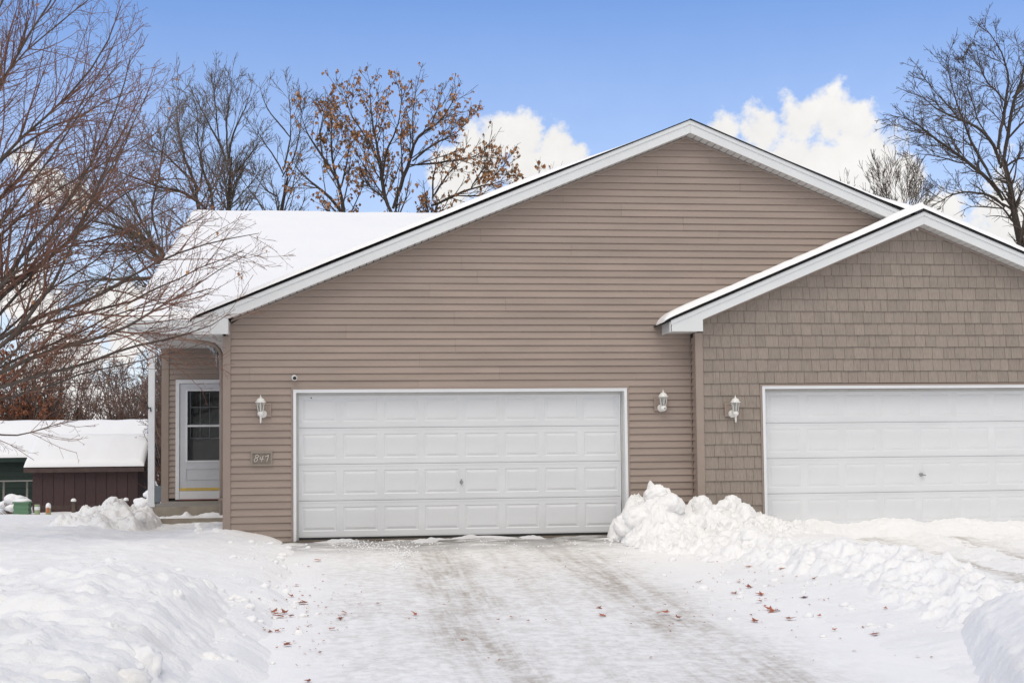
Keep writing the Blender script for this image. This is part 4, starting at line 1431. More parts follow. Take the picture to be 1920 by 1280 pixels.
def pile(label, x0, x1, y0, y1, hfun, step, seed, spots, mt=None, rough=1.0):
    rs = np.random.RandomState(seed)
    xs = np.arange(x0, x1 + step, step); ys = np.arange(y0, y1 + step, step)
    X, Y = np.meshgrid(xs, ys)
    h = hfun(X, Y)
    big = fbm(X * 2.6 + seed, Y * 2.6, 3, 0.5, True)
    n = 0.55 * big + 0.30 * fbm(X * 6.5, Y * 6.5 + seed, 4, 0.55, True) + 0.5 * fbm(X * 1.7, Y * 1.7 + seed, 3)
    h2 = h + rough * np.clip(h * 2.2, 0, 0.24) * n
    inside = rim(np.minimum(np.minimum(X - x0, x1 - X), np.minimum(Y - y0, y1 - Y)), 0.3)
    Z = snow_z(X, Y, False) - 0.09 + (h2 + 0.0) * inside
    # push faces sideways a little so that walls are not plain heights
    gx = 0.07 * rough * fbm(X * 3.2 + 3, Y * 3.2, 4) * np.clip(h * 3, 0, 1); gy = 0.07 * rough * fbm(X * 3.2, Y * 3.2 + 8, 4) * np.clip(h * 3, 0, 1)
    V = np.stack([X + gx, Y + gy, Z], -1).reshape(-1, 3)
    nx, ny = len(xs), len(ys)
    i = np.arange(ny - 1)[:, None] * nx + np.arange(nx - 1)[None, :]
    F = np.stack([i, i + 1, i + nx + 1, i + nx], -1).reshape(-1, 4)
    F = np.concatenate([F[:, [0, 1, 2]], F[:, [0, 2, 3]]])
    VV, FF, o = [V], [F], len(V)
    if spots:
        V0, F0 = ico(4)
        sp = []
        for x, y, dz, s in spots:
            jx = int(np.clip(round((x - x0) / step), 0, nx - 1)); jy = int(np.clip(round((y - y0) / step), 0, ny - 1))
            sp.append(((x, y, Z[jy, jx] + dz), (s, s * 0.9, s * rs.uniform(0.75, 1.0))))
        a, b, _o = chunks(rs, sp, V0, F0)
        VV += a; FF += [q + o for q in b]
    me = fastmesh("snow_pile", np.concatenate(VV), np.concatenate(FF))
    ob = link("snow_pile", me, mt or SNOWDIRTY)
    tag(ob, label, "snow pile", "heaps of shovelled and ploughed snow")
    return ob


def prof(xs, hs):
    return lambda X: np.interp(X, xs, hs)


def piles():
    rs = random.Random(4)
    # between the garage doors
    px = prof([4.30, 4.52, 4.62, 4.80, 5.0, 5.2, 5.38, 5.52, 5.62, 5.78, 5.95, 6.10, 6.28, 6.42, 6.7, 7.0, 7.4, 7.9], [0, 0.10, 0.42, 0.62, 0.74, 0.82, 0.74, 0.52, 0.42, 0.56, 0.48, 0.48, 0.56, 0.42, 0.26, 0.16, 0.10, 0])
    py = prof([-3.3, -2.6, -1.7, -1.05, -0.7, -0.3, -0.06], [0, 0.10, 0.42, 0.88, 1.0, 0.9, 0.75])
    sp = [(5.16, -0.85, 0.02, 0.13), (5.09, -0.95, -0.05, 0.16), (4.80, -1.1, -0.02, 0.22), (4.62, -1.05, -0.02, 0.17), (5.25, -1.2, -0.03, 0.2), (5.80, -0.8, 0.0, 0.15), (6.28, -0.75, 0.0, 0.13), (6.13, -0.8, -0.02, 0.13),
          (6.45, -0.85, -0.02, 0.12), (4.52, -1.3, 0.0, 0.12), (4.66, -1.5, 0.0, 0.16), (5.6, -1.3, -0.02, 0.18), (6.0, -1.4, -0.03, 0.15), (6.6, -1.1, -0.02, 0.14), (4.55, -0.62, 0.0, 0.07), (4.42, -0.58, 0.02, 0.055), (4.48, -0.8, 0.02, 0.07), (4.36, -0.75, 0.0, 0.05)]
    for _ in range(14):
        x = rs.uniform(4.4, 7.2); sp.append((x, rs.uniform(-2.4, -0.9), 0.0, rs.uniform(0.03, 0.10)))
    pile("tall jagged heap of shovelled snow against the wall between the two garage doors", 4.30, 7.8, -3.3, -0.06, lambda X, Y: px(X) * py(Y), 0.03, 5, sp, SNOW)
    # beside the steps
    px = prof([-4.3, -3.7, -3.3, -2.95, -2.7, -2.5, -2.36, -2.25], [0, 0.12, 0.26, 0.40, 0.34, 0.32, 0.26, 0.0])
    py = prof([0.2, 1.0, 1.7, 2.3, 2.9, 3.4], [0, 0.35, 0.9, 1.0, 0.8, 0])
    sp = [(-2.95, 2.0, 0.0, 0.11), (-2.55, 1.9, 0.0, 0.10), (-3.2, 1.8, -0.02, 0.12), (-2.45, 1.5, 0, 0.10), (-2.75, 1.5, -0.02, 0.14), (-3.5, 1.9, -0.02, 0.1)]
    pile("heap of shovelled snow left of the concrete steps", -4.3, -2.2, 0.2, 3.3, lambda X, Y: px(X) * py(Y), 0.03, 9, sp, SNOW)
    # crest thrown up along the walk in front of the steps and down to the drive
    px = prof([-2.6, -2.2, -1.7, -1.2, -0.9, -0.4, -0.05, 0.2], [0.0, 0.03, 0.05, 0.07, 0.06, 0.04, 0.03, 0])
    py = prof([-1.5, -0.9, -0.3, 0.1, 0.5], [0, 0.5, 1.0, 0.9, 0])
    sp = [(-1.42, -0.2, 0.08, 0.045), (-1.40, -0.22, 0.01, 0.06), (-1.25, -0.15, 0.0, 0.05), (-1.7, -0.2, 0.0, 0.04), (-1.1, -0.1, 0.01, 0.05), (-0.6, -0.35, 0.0, 0.04)]
    for _ in range(18):
        sp.append((rs.uniform(-2.4, 0.0), rs.uniform(-1.0, 0.0), 0, rs.uniform(0.02, 0.05)))
    pile("low crest of crumbled snow in front of the steps and house corner", -2.7, 0.2, -1.5, -0.045, lambda X, Y: px(X) * py(Y), 0.028, 13, sp, SNOW)
    # ploughed block in the left foreground
    px = prof([-4.6, -3.6, -2.6, -2.0, -1.4, -1.0, -0.80, -0.62, -0.40, 0.1], [0.18, 0.22, 0.27, 0.34, 0.43, 0.44, 0.40, 0.26, 0.10, 0])
    py = prof([-13.2, -11.8, -10.6, -9.2, -8.2, -7.2, -6.3, -5.4], [0.65, 0.7, 0.75, 0.9, 1.0, 0.7, 0.25, 0])
    sp = [(-0.85, -10.75, -0.13, 0.20), (-0.45, -11.2, -0.12, 0.18), (-1.15, -8.9, -0.30, 0.36), (-2.4, -8.4, -0.34, 0.42), (-1.9, -11.0, -0.30, 0.38), (-0.3, -11.9, -0.05, 0.10)]
    for _ in range(46):
        x, y = rs.uniform(-3.6, -0.3), rs.uniform(-12.2, -6.4); q = rs.uniform(0.05, 0.17)
        sp.append((x, y, -q * 0.45, q))
    pile("broad block of ploughed snow with grey dirt in the left foreground", -4.6, 0.3, -13.2, -5.4, lambda X, Y: px(X) * py(Y), 0.036, 17, sp, SNOWDIRTY, 0.38)
    # rough ridge between the two drives
    def ridge(X, Y):
        c = 6.25 - 0.10 * (Y + 6) + 0.25 * np.sin(Y * 0.8)
        return (0.16 + 0.14 * np.maximum(0, fbm(X * 0.9 + 4, Y * 0.7, 3))) * np.exp(-((X - c) / 0.75) ** 2) * sstep(-9.8, -8.6, Y) * sstep(-1.6, -2.6, Y)
    sp = [(rs.uniform(5.4, 7.0), rs.uniform(-8.8, -2.0), -0.04, rs.uniform(0.06, 0.16)) for _ in range(22)]
    pile("low rough ridge of snow running forward between the two driveways", 4.7, 8.0, -9.9, -1.7, ridge, 0.04, 29, sp, SNOW, 0.75)
    # slab at the lower right
    py = prof([-13.2, -12.0, -10.8, -9.8, -9.2, -8.6, -8.0], [0.95, 1.0, 1.0, 0.9, 0.75, 0.4, 0])
    pile("smooth cut slab of ploughed snow in the lower right corner", 4.0, 8.6, -13.2, -8.0, lambda X, Y: np.interp(X - 0.36 * (Y + 9.8), [5.42, 5.55, 5.72, 5.95, 6.4, 7.4, 8.6], [0, 0.10, 0.34, 0.44, 0.48, 0.4, 0.2]) * py(Y), 0.036, 23,
         [(6.3, -8.9, -0.30, 0.34)], SNOWDIRTY, 0.22)

piles()

# ------------------------------------------------------------------ leaves, salt and crumbs on the drive


def top_z(x, y):
    return float(max(snow_z(np.array([x]), np.array([y]))[0], base_z(np.array([x]), np.array([y]))[0] + 0.004))


def on_snow(px, py):
    d = ray(px, py)
    z = -0.1
    for _ in range(12):
        t = (z - CAM_C[2]) / d[2]
        p = CAM_C + t * d
        z = 0.5 * z + 0.5 * top_z(p[0], p[1])
    t = (z - CAM_C[2]) / d[2]
    return CAM_C + t * d


def leaf_mesh(seed):
    rs = np.random.RandomState(seed)
    # five pointed lobes round a stalk, curled up
    lobes = [(-2.5, 0.42), (-2.05, 0.28), (-1.35, 0.75), (-0.95, 0.36), (0.0, 1.0), (0.95, 0.36), (1.35, 0.75), (2.05, 0.28), (2.5, 0.42), (3.14, 0.12)]
    v = [(0, 0, 0.0)]
    curl = rs.uniform(0.2, 0.9); ax = rs.uniform(0, 3.14)
    for a, r in lobes:
        r = r * rs.uniform(0.85, 1.1)
        x, y = math.sin(a) * r, math.cos(a) * r
        s = x * math.cos(ax) + y * math.sin(ax)
        v.append((x, y, 0.45 * curl * s * s + rs.uniform(-0.04, 0.10)))
    n = len(lobes)
    f = [(0, i + 1, (i + 1) % n + 1) for i in range(n)]
    k = len(v)
    v += [(-0.02, -0.1, 0.02), (0.02, -0.1, 0.02), (0.05, -0.75, 0.12), (0.01, -0.75, 0.12)]
    f.append((k, k + 1, k + 2, k + 3))
    me = bpy.data.meshes.new("leaf"); me.from_pydata(v, [], f); me.update()
    return me


LM = [leaf_mesh(i) for i in range(7)]
for me in LM:
    me.materials.append(LEAFR)
LMD = leaf_mesh(31); LMD.materials.append(LEAFD)


def fallen_leaves():
    rs = random.Random(12)
    left = [(597, 1051, 20), (557, 1098, 17), (548, 1119, 15), (565, 1131, 15), (520, 1152, 28), (527, 1157, 24), (514, 1148, 20), (534, 1150, 18), (547, 1155, 14), (645, 1149, 18), (638, 1160, 16),
            (622, 1180, 15), (537, 1209, 22), (518, 1184, 14), (508, 1185, 12), (711, 1132, 14), (780, 1153, 15), (600, 1224, 10), (580, 1278, 16), (574, 1131, 16)]
    right = [(1403, 1063, 16), (1443, 1058, 18), (1463, 1065, 16), (1515, 1054, 24), (1525, 1086, 14), (1310, 1092, 14), (1384, 1091, 13), (1405, 1102, 20), (1376, 1114, 15), (1428, 1115, 22), (1424, 1128, 16),
             (1444, 1143, 26), (1450, 1146, 22), (1478, 1161, 24), (1416, 1166, 20), (1536, 1156, 11), (1640, 1190, 24), (1660, 1142, 12), (1122, 1140, 16), (1131, 1155, 20), (1250, 1149, 20), (1270, 1158, 18), (1563, 1182, 12),
             (1669, 1086, 9), (1425, 1016, 10), (1281, 1009, 9), (1235, 1150, 12), (1205, 1150, 8), (958, 1158, 12), (935, 1163, 10), (868, 1202, 10), (990, 1165, 9)]

    def put(px, py, size, me, label, grp):
        p = on_snow(px, py)
        r = size * 0.74 * (p[1] - CAM_C[1]) / FPX
        o = bpy.data.objects.new("leaf", me); COL.objects.link(o)
        o.location = (p[0], p[1], top_z(p[0], p[1]) + 0.012)
        o.rotation_euler = (rs.uniform(0.0, 0.35), rs.uniform(-0.2, 0.2), 0)
        o.rotation_euler.rotate_axis('Z', rs.uniform(0, 6.28))
        o.scale = (r, r, r)
        tag(o, label, "leaf", grp)
    for px, py, s in left:
        put(px, py, s, rs.choice(LM), "curled red brown maple leaf on the left side of the driveway", "fallen leaves on the left side of the driveway")
    for px, py, s in right:
        put(px, py, s, rs.choice(LM), "curled red brown maple leaf on the right side of the driveway", "fallen leaves on the right side of the driveway")
    put(1508, 1121, 19, LMD, "dark crimson leaf standing out on the snow right of the driveway", "fallen leaves on the right side of the driveway")
    put(1456, 1145, 15, LMD, "dark crimson leaf lying in the leaf clump right of the driveway", "fallen leaves on the right side of the driveway")
    # crumbs of leaf too small to pick out
    v = []; f = []
    for i in range(300):
        if i < 130:
            px, py = rs.gauss(585, 55), rs.gauss(1150, 38)
        elif i < 230:
            px, py = rs.gauss(1400, 110), rs.gauss(1110, 42)
        else:
            px, py = rs.uniform(560, 1750), rs.uniform(1030, 1250)
        if py < 1012 or px < 330:
            continue
        p = on_snow(px, py); s = rs.uniform(0.006, 0.022)
        z = top_z(p[0], p[1]) + 0.006; a = rs.uniform(0, 6.28); k = len(v)
        for q in range(4):
            w = a + q * 1.57 + rs.uniform(-0.4, 0.4); rr = s * rs.uniform(0.5, 1.2)
            v.append((p[0] + rr * math.cos(w), p[1] + rr * math.sin(w), z + rs.uniform(0, 0.012)))
        f += [(k, k + 1, k + 2), (k, k + 2, k + 3)]
    o = poly("leaf_crumbs", v, f, LEAFR); o['kind'] = 'stuff'
    # ice-melt grains and crumbs of snow before the door
    V0, F0 = ico(1)
    VV, FF, n = [], [], 0
    for i in range(420):
        if i < 150:
            px, py = rs.gauss(690, 34), rs.gauss(1022, 6)
        elif i < 230:
            px, py = rs.gauss(760, 14), rs.gauss(1036, 5)
        elif i < 270:
            px, py = rs.gauss(750, 8), rs.gauss(1061, 4)
        elif i < 360:
            px, py = rs.uniform(640, 1130), rs.gauss(1020, 6)
        else:
            px, py = rs.uniform(1120, 1200), rs.gauss(1008, 10)
        if py < 1011:
            continue
        p = on_snow(px, py)
        s = rs.uniform(0.006, 0.014) if i < 360 else rs.uniform(0.01, 0.03)
        VV.append(V0 * s + np.array([p[0], min(p[1], -0.1), top_z(p[0], p[1]) + s * 0.5])); FF.append(F0 + n); n += len(V0)
    me = fastmesh("ice_melt_grains", np.concatenate(VV), np.concatenate(FF))
    o = link("ice_melt_grains", me, SNOWROOF); o['kind'] = 'stuff'
    # crumbs of snow that rolled off the banks
    V0, F0 = ico(2)
    rr = np.random.RandomState(3); sp = []
    for i in range(170):
        if i < 90:
            x, y = rr.normal(-0.25, 0.35), rr.uniform(-9.5, -0.4)
        else:
            x, y = rr.normal(5.3, 0.55), rr.uniform(-9.0, -0.8)
        sz = 0.012 + 0.05 * rr.rand() ** 2.2
        sp.append(((x, y, top_z(x, y) + sz * 0.1), (sz * 1.1, sz, sz * 0.65)))
    a, b, _n = chunks(rr, sp, V0, F0)
    o = link("snow_crumbs", fastmesh("snow_crumbs", np.concatenate(a), np.concatenate(b)), SNOW); o['kind'] = 'stuff'
    # drifts of slush along the door foot
    xs = np.arange(0.0, 4.82, 0.02); ys = np.arange(-0.45, 0.09, 0.02)
    X, Y = np.meshgrid(xs, ys)
    T = 0.07 * np.maximum(0, fbm(X * 1.9 + 2, Y * 2.5, 4) - 0.12 - 0.25 * sstep(3.2, 4.0, X)) + 0.05 * np.exp(-((X - 2.7) / 0.5) ** 2 - ((Y + 0.1) / 0.1) ** 2) + 0.035 * np.exp(-((X - 0.6) / 0.35) ** 2 - ((Y + 0.18) / 0.1) ** 2)
    T = T * rim(np.minimum(Y - ys[0], ys[-1] - Y), 0.12) * rim(np.minimum(X - xs[0], xs[-1] - X), 0.1)
    Z = np.where(Y < -0.02, base_z(X, Y), -0.033) - 0.022 + T * 1.2
    nx, ny = len(xs), len(ys)
    i = np.arange(ny - 1)[:, None] * nx + np.arange(nx - 1)[None, :]
    F = np.stack([i, i + 1, i + nx + 1, i + nx], -1).reshape(-1, 4)
    o = link("slush", fastmesh("slush", np.stack([X, Y, Z], -1).reshape(-1, 3), F), snow_mat("grey_slush", 0.35, (0.35, 0.32, 0.28), (0.70, 0.70, 0.71)))
    o['kind'] = 'stuff'


fallen_leaves()

# ------------------------------------------------------------------ trees


def tubes(P, R, k):
    """P (n,m,3) paths, R (n,m) radii -> vertices and quads"""
    n, m, _ = P.shape
    T = np.empty_like(P)
    T[:, 1:-1] = P[:, 2:] - P[:, :-2]; T[:, 0] = P[:, 1] - P[:, 0]; T[:, -1] = P[:, -1] - P[:, -2]
    T /= np.linalg.norm(T, axis=2, keepdims=True) + 1e-9
    ref = np.array([0.31, 0.87, 0.38])
    A = np.cross(T, ref); A /= np.linalg.norm(A, axis=2, keepdims=True) + 1e-9
    B = np.cross(T, A)
    w = 2 * np.pi * np.arange(k) / k
    V = P[:, :, None, :] + R[:, :, None, None] * (np.cos(w)[None, None, :, None] * A[:, :, None, :] + np.sin(w)[None, None, :, None] * B[:, :, None, :])
    idx = np.arange(n * m * k).reshape(n, m, k)
    nx = np.roll(idx, -1, axis=2)
    F = np.stack([idx[:, :-1], nx[:, :-1], nx[:, 1:], idx[:, 1:]], -1).reshape(-1, 4)
    return V.reshape(-1, 3), F


def resample(pts, rad, m):
    pts = np.asarray(pts, float); rad = np.asarray(rad, float)
    d = np.concatenate([[0], np.cumsum(np.linalg.norm(np.diff(pts, axis=0), axis=1))]); d /= d[-1]
    t = np.linspace(0, 1, m)
    # smooth the corners a little
    P = np.stack([np.interp(t, d, pts[:, i]) for i in range(3)], -1)
    for _ in range(2):
        P[1:-1] = 0.25 * P[:-2] + 0.5 * P[1:-1] + 0.25 * P[2:]
    return P, np.interp(t, d, rad)


def sprout(rs, P, R, per_m, ang, length, lfall, rr, m, up, wob, tmin=0.15, rmin=0.0012, maxn=60, tip=0.35, planar=None):
    """children along every path of P: returns their paths and radii"""
    n, mm, _ = P.shape
    seg = np.linalg.norm(np.diff(P, axis=1), axis=2)
    LEN = seg.sum(1)
    cnt = np.clip(rs.poisson(LEN * per_m * (1 - tmin)), 0, maxn)
    pi = np.repeat(np.arange(n), cnt)
    N = len(pi)
    t = tmin + (1 - tmin) * rs.rand(N) ** 0.85
    f = t * (mm - 1); i0 = np.minimum(f.astype(int), mm - 2); fr = (f - i0)[:, None]
    p0 = P[pi, i0] * (1 - fr) + P[pi, i0 + 1] * fr
    r0 = R[pi, i0] * (1 - fr[:, 0]) + R[pi, i0 + 1] * fr[:, 0]
    T = P[pi, i0 + 1] - P[pi, i0]; T /= np.linalg.norm(T, axis=1, keepdims=True) + 1e-9
    q = rs.randn(N, 3)
    if planar is not None:
        q[:, 1] *= planar
    q -= (q * T).sum(1, keepdims=True) * T
    q /= np.linalg.norm(q, axis=1, keepdims=True) + 1e-9
    a = np.radians(ang[0] + (ang[1] - ang[0]) * rs.rand(N))[:, None]
    d = np.cos(a) * T + np.sin(a) * q
    L = length * LEN[pi] ** lfall * (1.05 - 0.65 * t) * (0.55 + 0.8 * rs.rand(N))
    out = np.empty((N, m, 3)); out[:, 0] = p0
    st = (L / (m - 1))[:, None]
    for j in range(1, m):
        d = d + wob * rs.randn(N, 3) + np.array([0, 0, up])
        d /= np.linalg.norm(d, axis=1, keepdims=True) + 1e-9
        out[:, j] = out[:, j - 1] + d * st
    rb = np.maximum(np.minimum(r0 * rr, 0.02 + L * 0.02), rmin)
    RR = rb[:, None] * np.linspace(1, tip, m)[None, :]
    RR = np.maximum(RR, rmin * 0.8)
    return out, RR


def tree(name, label, base, limbs, levels, bark, twig, seed, group=None, leaves=None, ksides=(7, 5, 4, 3, 3), cat="tree", scat=None):
    """limbs: (points, radii) in world space; levels: keyword sets for sprout()"""
    rs = np.random.RandomState(seed)
    t = thing(name, label, cat, tuple(base), group)
    Ps, Rs = [], []
    for pts, rad in limbs:
        p, r = resample(pts, rad, 14)
        if Ps:
            r = r * np.concatenate([[0.55, 0.75, 0.9], np.ones(11)])
        Ps.append(p); Rs.append(r)
    P = np.stack(Ps); R = np.stack(Rs)
    wv = np.cumsum(rs.randn(*P.shape) * 0.004, axis=1) * np.linalg.norm(P[:, -1] - P[:, 0], axis=1)[:, None, None]
    P = P + wv - wv * 0
    V, F = tubes(P, R, ksides[0])
    link("trunk", fastmesh("trunk", V, F), bark, t)
    VV, FF, o = [], [], 0
    par = [(P, R)]
    for li, lv in enumerate(levels):
        lv = dict(lv)
        src = lv.pop('src', [li])
        cp, cr = [], []
        for s in src:
            c, r = sprout(rs, par[s][0], par[s][1], **lv)
            cp.append(c); cr.append(r)
        c = np.concatenate(cp); r = np.concatenate(cr)
        par.append((c, r))
        v, f = tubes(c, r, ksides[min(li + 1, len(ksides) - 1)])
        VV.append(v); FF.append(f + o); o += len(v)
    link("crown", fastmesh("crown", np.concatenate(VV), np.concatenate(FF)), twig, t)
    if leaves:
        C = par[leaves.get('level', -1)][0]
        n = leaves['n']; lo, hi = leaves['size']
        i = rs.randint(0, len(C), n * 3)
        j = rs.randint(C.shape[1] // 2, C.shape[1], n * 3)
        p = C[i, j]
        # leaves hang in clusters: keep where a slow noise is high
        nz = fbm(p[:, 0] * leaves.get('cl', 0.9), p[:, 2] * leaves.get('cl', 0.9) + p[:, 1] * 0.3, 3)
        keep = np.argsort(-(nz + 0.9 * rs.randn(len(p))))[:n]
        p = p[keep]
        s = lo + (hi - lo) * rs.rand(n)
        a = rs.rand(n) * 6.28; tl_ = rs.uniform(0.2, 0.9, n)
        ux = np.stack([np.cos(a), np.sin(a), np.zeros(n)], -1)
        dn = np.stack([-np.sin(a) * tl_ * 0.7, np.cos(a) * tl_ * 0.7, -np.ones(n)], -1); dn /= np.linalg.norm(dn, axis=1, keepdims=True)
        nr = np.cross(ux, dn)
        S = s[:, None]
        pts = [p, p + ux * 0.42 * S + dn * 0.45 * S + nr * 0.16 * S, p + dn * 1.1 * S, p - ux * 0.42 * S + dn * 0.45 * S + nr * 0.16 * S]
        V = np.stack(pts, 1).reshape(-1, 3)
        b = np.arange(n)[:, None] * 4
        F = np.concatenate([b + np.array([[0, 1, 2]]), b + np.array([[0, 2, 3]])])
        link("leaves", fastmesh("leaves", V, F, False), leaves['mat'], t)
    return t


LIMB = 1.0


def limb(px, Y, r0, r1, dy=0.0):
    """limb through spots of the photograph at depth Y, drifting by dy from its start to its end"""
    n = len(px)
    pts = [at(x, y, Y + dy * i / max(1, n - 1)) for i, (x, y) in enumerate(px)]
    return pts, list(np.linspace(r0, r1 * 0.6, n) * LIMB)


def near_tree():
    Y0 = -2.0
    root = at(-190, 1010, Y0)
    hub = [(-190, 1010), (-175, 860), (-150, 740)]
    L = [limb(hub, Y0, 0.17, 0.12)]
    H = (-150, 740)
    spec = [
        ([H, (-60, 400), (0, 313), (49, 282), (108, 246), (184, 210), (250, 180)], 0.030, 0.008, 1.5),
        ([H, (-50, 380), (0, 270), (39, 246), (98, 207), (170, 130), (215, 50), (228, -10)], 0.030, 0.008, -0.8),
        ([H, (-60, 640), (0, 548), (33, 505), (95, 426), (141, 371), (184, 295), (223, 200), (240, 110)], 0.042, 0.009, 0.6),
        ([H, (-70, 650), (0, 574), (66, 518), (108, 482), (157, 436), (197, 357), (236, 266), (272, 185)], 0.040, 0.008, 1.8),
        ([H, (-40, 690), (33, 620), (72, 577), (98, 531), (125, 482), (177, 387), (200, 300), (262, 160)], 0.042, 0.008, -0.5),
        ([H, (-60, 580), (0, 523), (49, 498), (105, 485), (157, 426), (215, 345), (290, 290)], 0.030, 0.007, 2.5),
        ([H, (-20, 650), (75, 594), (184, 571), (249, 525), (300, 485), (370, 455), (440, 445), (497, 432)], 0.036, 0.006, 0.4),
        ([H, (-30, 680), (52, 610), (197, 594), (262, 560), (320, 525), (400, 480), (450, 470)], 0.030, 0.006, 1.4),
        ([H, (-20, 725), (75, 662), (140, 650), (200, 636), (241, 622), (295, 597), (322, 578), (343, 561), (390, 530), (470, 492)], 0.036, 0.006, -0.7),
        ([H, (0, 725), (120, 690), (200, 660), (277, 644), (329, 625), (358, 618), (403, 603), (440, 578)], 0.030, 0.005, 0.0),
        ([H, (-60, 320), (-20, 210), (30, 120), (90, 40), (130, -30)], 0.032, 0.012, 0.5),
        ([H, (-80, 300), (-40, 120), (0, 40), (40, -40)], 0.030, 0.012, -1.0),
        ([H, (-60, 470), (0, 365), (60, 330), (120, 270), (175, 175), (215, 95)], 0.030, 0.008, 2.2),
        ([H, (-50, 520), (0, 440), (70, 400), (150, 330), (230, 290), (310, 250)], 0.028, 0.007, 1.2),
        ([H, (-20, 600), (60, 520), (120, 440), (190, 400), (260, 340), (330, 330), (380, 345)], 0.028, 0.006, 3.0),
        ([H, (-80, 790), (-30, 818), (0, 819), (33, 819), (57, 814), (98, 793), (150, 786)], 0.020, 0.005, 0.0),
        ([H, (0, 690), (90, 640), (170, 600), (240, 575), (330, 560), (400, 540)], 0.024, 0.006, 2.0),
        ([H, (-40, 470), (30, 400), (90, 320), (140, 260), (200, 160), (250, 120)], 0.024, 0.006, -1.4),
        ([H, (-30, 560), (60, 490), (130, 420), (200, 350), (250, 250), (300, 160)], 0.024, 0.006, -1.8),
        ([H, (-10, 640), (80, 560), (150, 520), (220, 470), (280, 420), (340, 400)], 0.022, 0.006, 2.6),
        ([H, (-70, 260), (-10, 160), (60, 80), (140, 30), (200, -20)], 0.022, 0.008, 1.5),
        ([H, (10, 700), (90, 620), (160, 560), (240, 500), (300, 440), (380, 410)], 0.022, 0.005, -1.2),
        ([H, (0, 760), (60, 735), (140, 700), (210, 690), (300, 665), (380, 640)], 0.022, 0.005, 1.2),
    ]
    for px, r0, r1, dy in spec:
        L.append(limb(px, Y0, r0 * 0.88, r1 * 1.2, dy))
    tree("maple_tree", "near bare tree with long reddish branches sweeping in from the left edge", root, L,
         [dict(per_m=6.5, ang=(16, 50), length=0.48, lfall=0.75, rr=0.55, m=7, up=0.035, wob=0.09, tmin=0.25, rmin=0.0040),
          dict(per_m=7.5, ang=(22, 58), length=0.44, lfall=0.8, rr=0.60, m=5, up=0.02, wob=0.13, tmin=0.12, rmin=0.0027),
          dict(per_m=7.5, ang=(28, 62), length=0.38, lfall=0.8, rr=0.7, m=4, up=0.02, wob=0.16, tmin=0.1, rmin=0.0023, src=[2])],
         BARK, TWIG, 41, leaves=dict(n=90, size=(0.03, 0.06), mat=LEAFO, cl=1.2))


near_tree()
LIMB = 0.66


def from_crop(ox, oy, sc, pts):
    return [(ox + x / sc, oy + y / sc) for x, y in pts]


def right_tree():
    Y0 = 22.0
    c = lambda pts: from_crop(1330, 0, 3.047, pts)
    base = at(1925, 985, Y0)
    L = [
        limb([(1925, 985)] + c([(1790, 1500), (1740, 1280), (1692, 1150), (1680, 1000), (1660, 930)]), Y0, 0.24, 0.13),
        limb(c([(1665, 960), (1700, 890), (1712, 750), (1740, 520), (1790, 400), (1830, 250), (1850, 140)]), Y0, 0.13, 0.02, 1.0),
        limb(c([(1662, 940), (1650, 860), (1620, 800), (1580, 755), (1480, 700), (1380, 655), (1300, 620), (1220, 560), (1160, 470)]), Y0, 0.12, 0.012, -1.5),
        limb(c([(1648, 850), (1655, 770), (1690, 650), (1702, 560), (1720, 430), (1690, 300), (1640, 210), (1590, 150)]), Y0, 0.11, 0.012, 0.8),
        limb(c([(1688, 1150), (1640, 1060), (1600, 1010), (1500, 940), (1390, 850), (1250, 755), (1190, 690), (1120, 640), (1040, 660)]), Y0, 0.13, 0.012, 1.0),
        limb(c([(1686, 1185), (1640, 1130), (1560, 1102), (1450, 1098), (1350, 1140), (1262, 1190)]), Y0, 0.09, 0.02, -1.0),
        limb(c([(1610, 1020), (1560, 920), (1510, 850), (1465, 720), (1400, 560), (1365, 430), (1350, 330)]), Y0, 0.10, 0.010, 1.5),
        limb(c([(1688, 960), (1740, 915), (1798, 900), (1880, 910), (1960, 950)]), Y0, 0.07, 0.012, -1.0),
        limb(c([(1702, 600), (1640, 530), (1580, 470), (1535, 370), (1505, 200)]), Y0, 0.06, 0.008, 1.2),
        limb(c([(1440, 690), (1330, 560), (1260, 480), (1190, 370)]), Y0, 0.05, 0.008, 0.5),
        limb(c([(1735, 560), (1830, 470), (1900, 330), (1930, 200)]), Y0, 0.07, 0.01, 0.5),
        limb(c([(1700, 800), (1790, 700), (1880, 640), (1960, 520)]), Y0, 0.07, 0.01, -1.5),
        limb(c([(1500, 940), (1400, 930), (1300, 900), (1180, 880), (1140, 910)]), Y0, 0.05, 0.008, 0.5),
        limb(c([(1250, 755), (1160, 740), (1050, 710), (970, 640)]), Y0, 0.03, 0.006, 0.4),
        limb(c([(1680, 1190), (1600, 1180), (1500, 1170), (1400, 1230)]), Y0, 0.05, 0.012, 0.6),
        limb(c([(1720, 1240), (1780, 1100), (1850, 1000), (1930, 960)]), Y0, 0.07, 0.012, 0.6),
        limb(c([(1590, 770), (1540, 700), (1520, 600), (1470, 480), (1460, 330)]), Y0, 0.05, 0.008, 1.0),
    ]
    tree("oak_tree", "large bare tree rising behind the roof at the right edge", base, L,
         [dict(per_m=5.5, ang=(22, 55), length=0.72, lfall=0.6, rr=0.42, m=7, up=0.03, wob=0.11, tmin=0.14, rmin=0.011),
          dict(per_m=8.5, ang=(25, 60), length=0.46, lfall=0.7, rr=0.55, m=5, up=0.035, wob=0.16, tmin=0.10, rmin=0.0065),
          dict(per_m=8.5, ang=(25, 60), length=0.48, lfall=0.75, rr=0.75, m=4, up=0.03, wob=0.16, tmin=0.10, rmin=0.0056)],
         BARKD, TWIGB, 52)


right_tree()


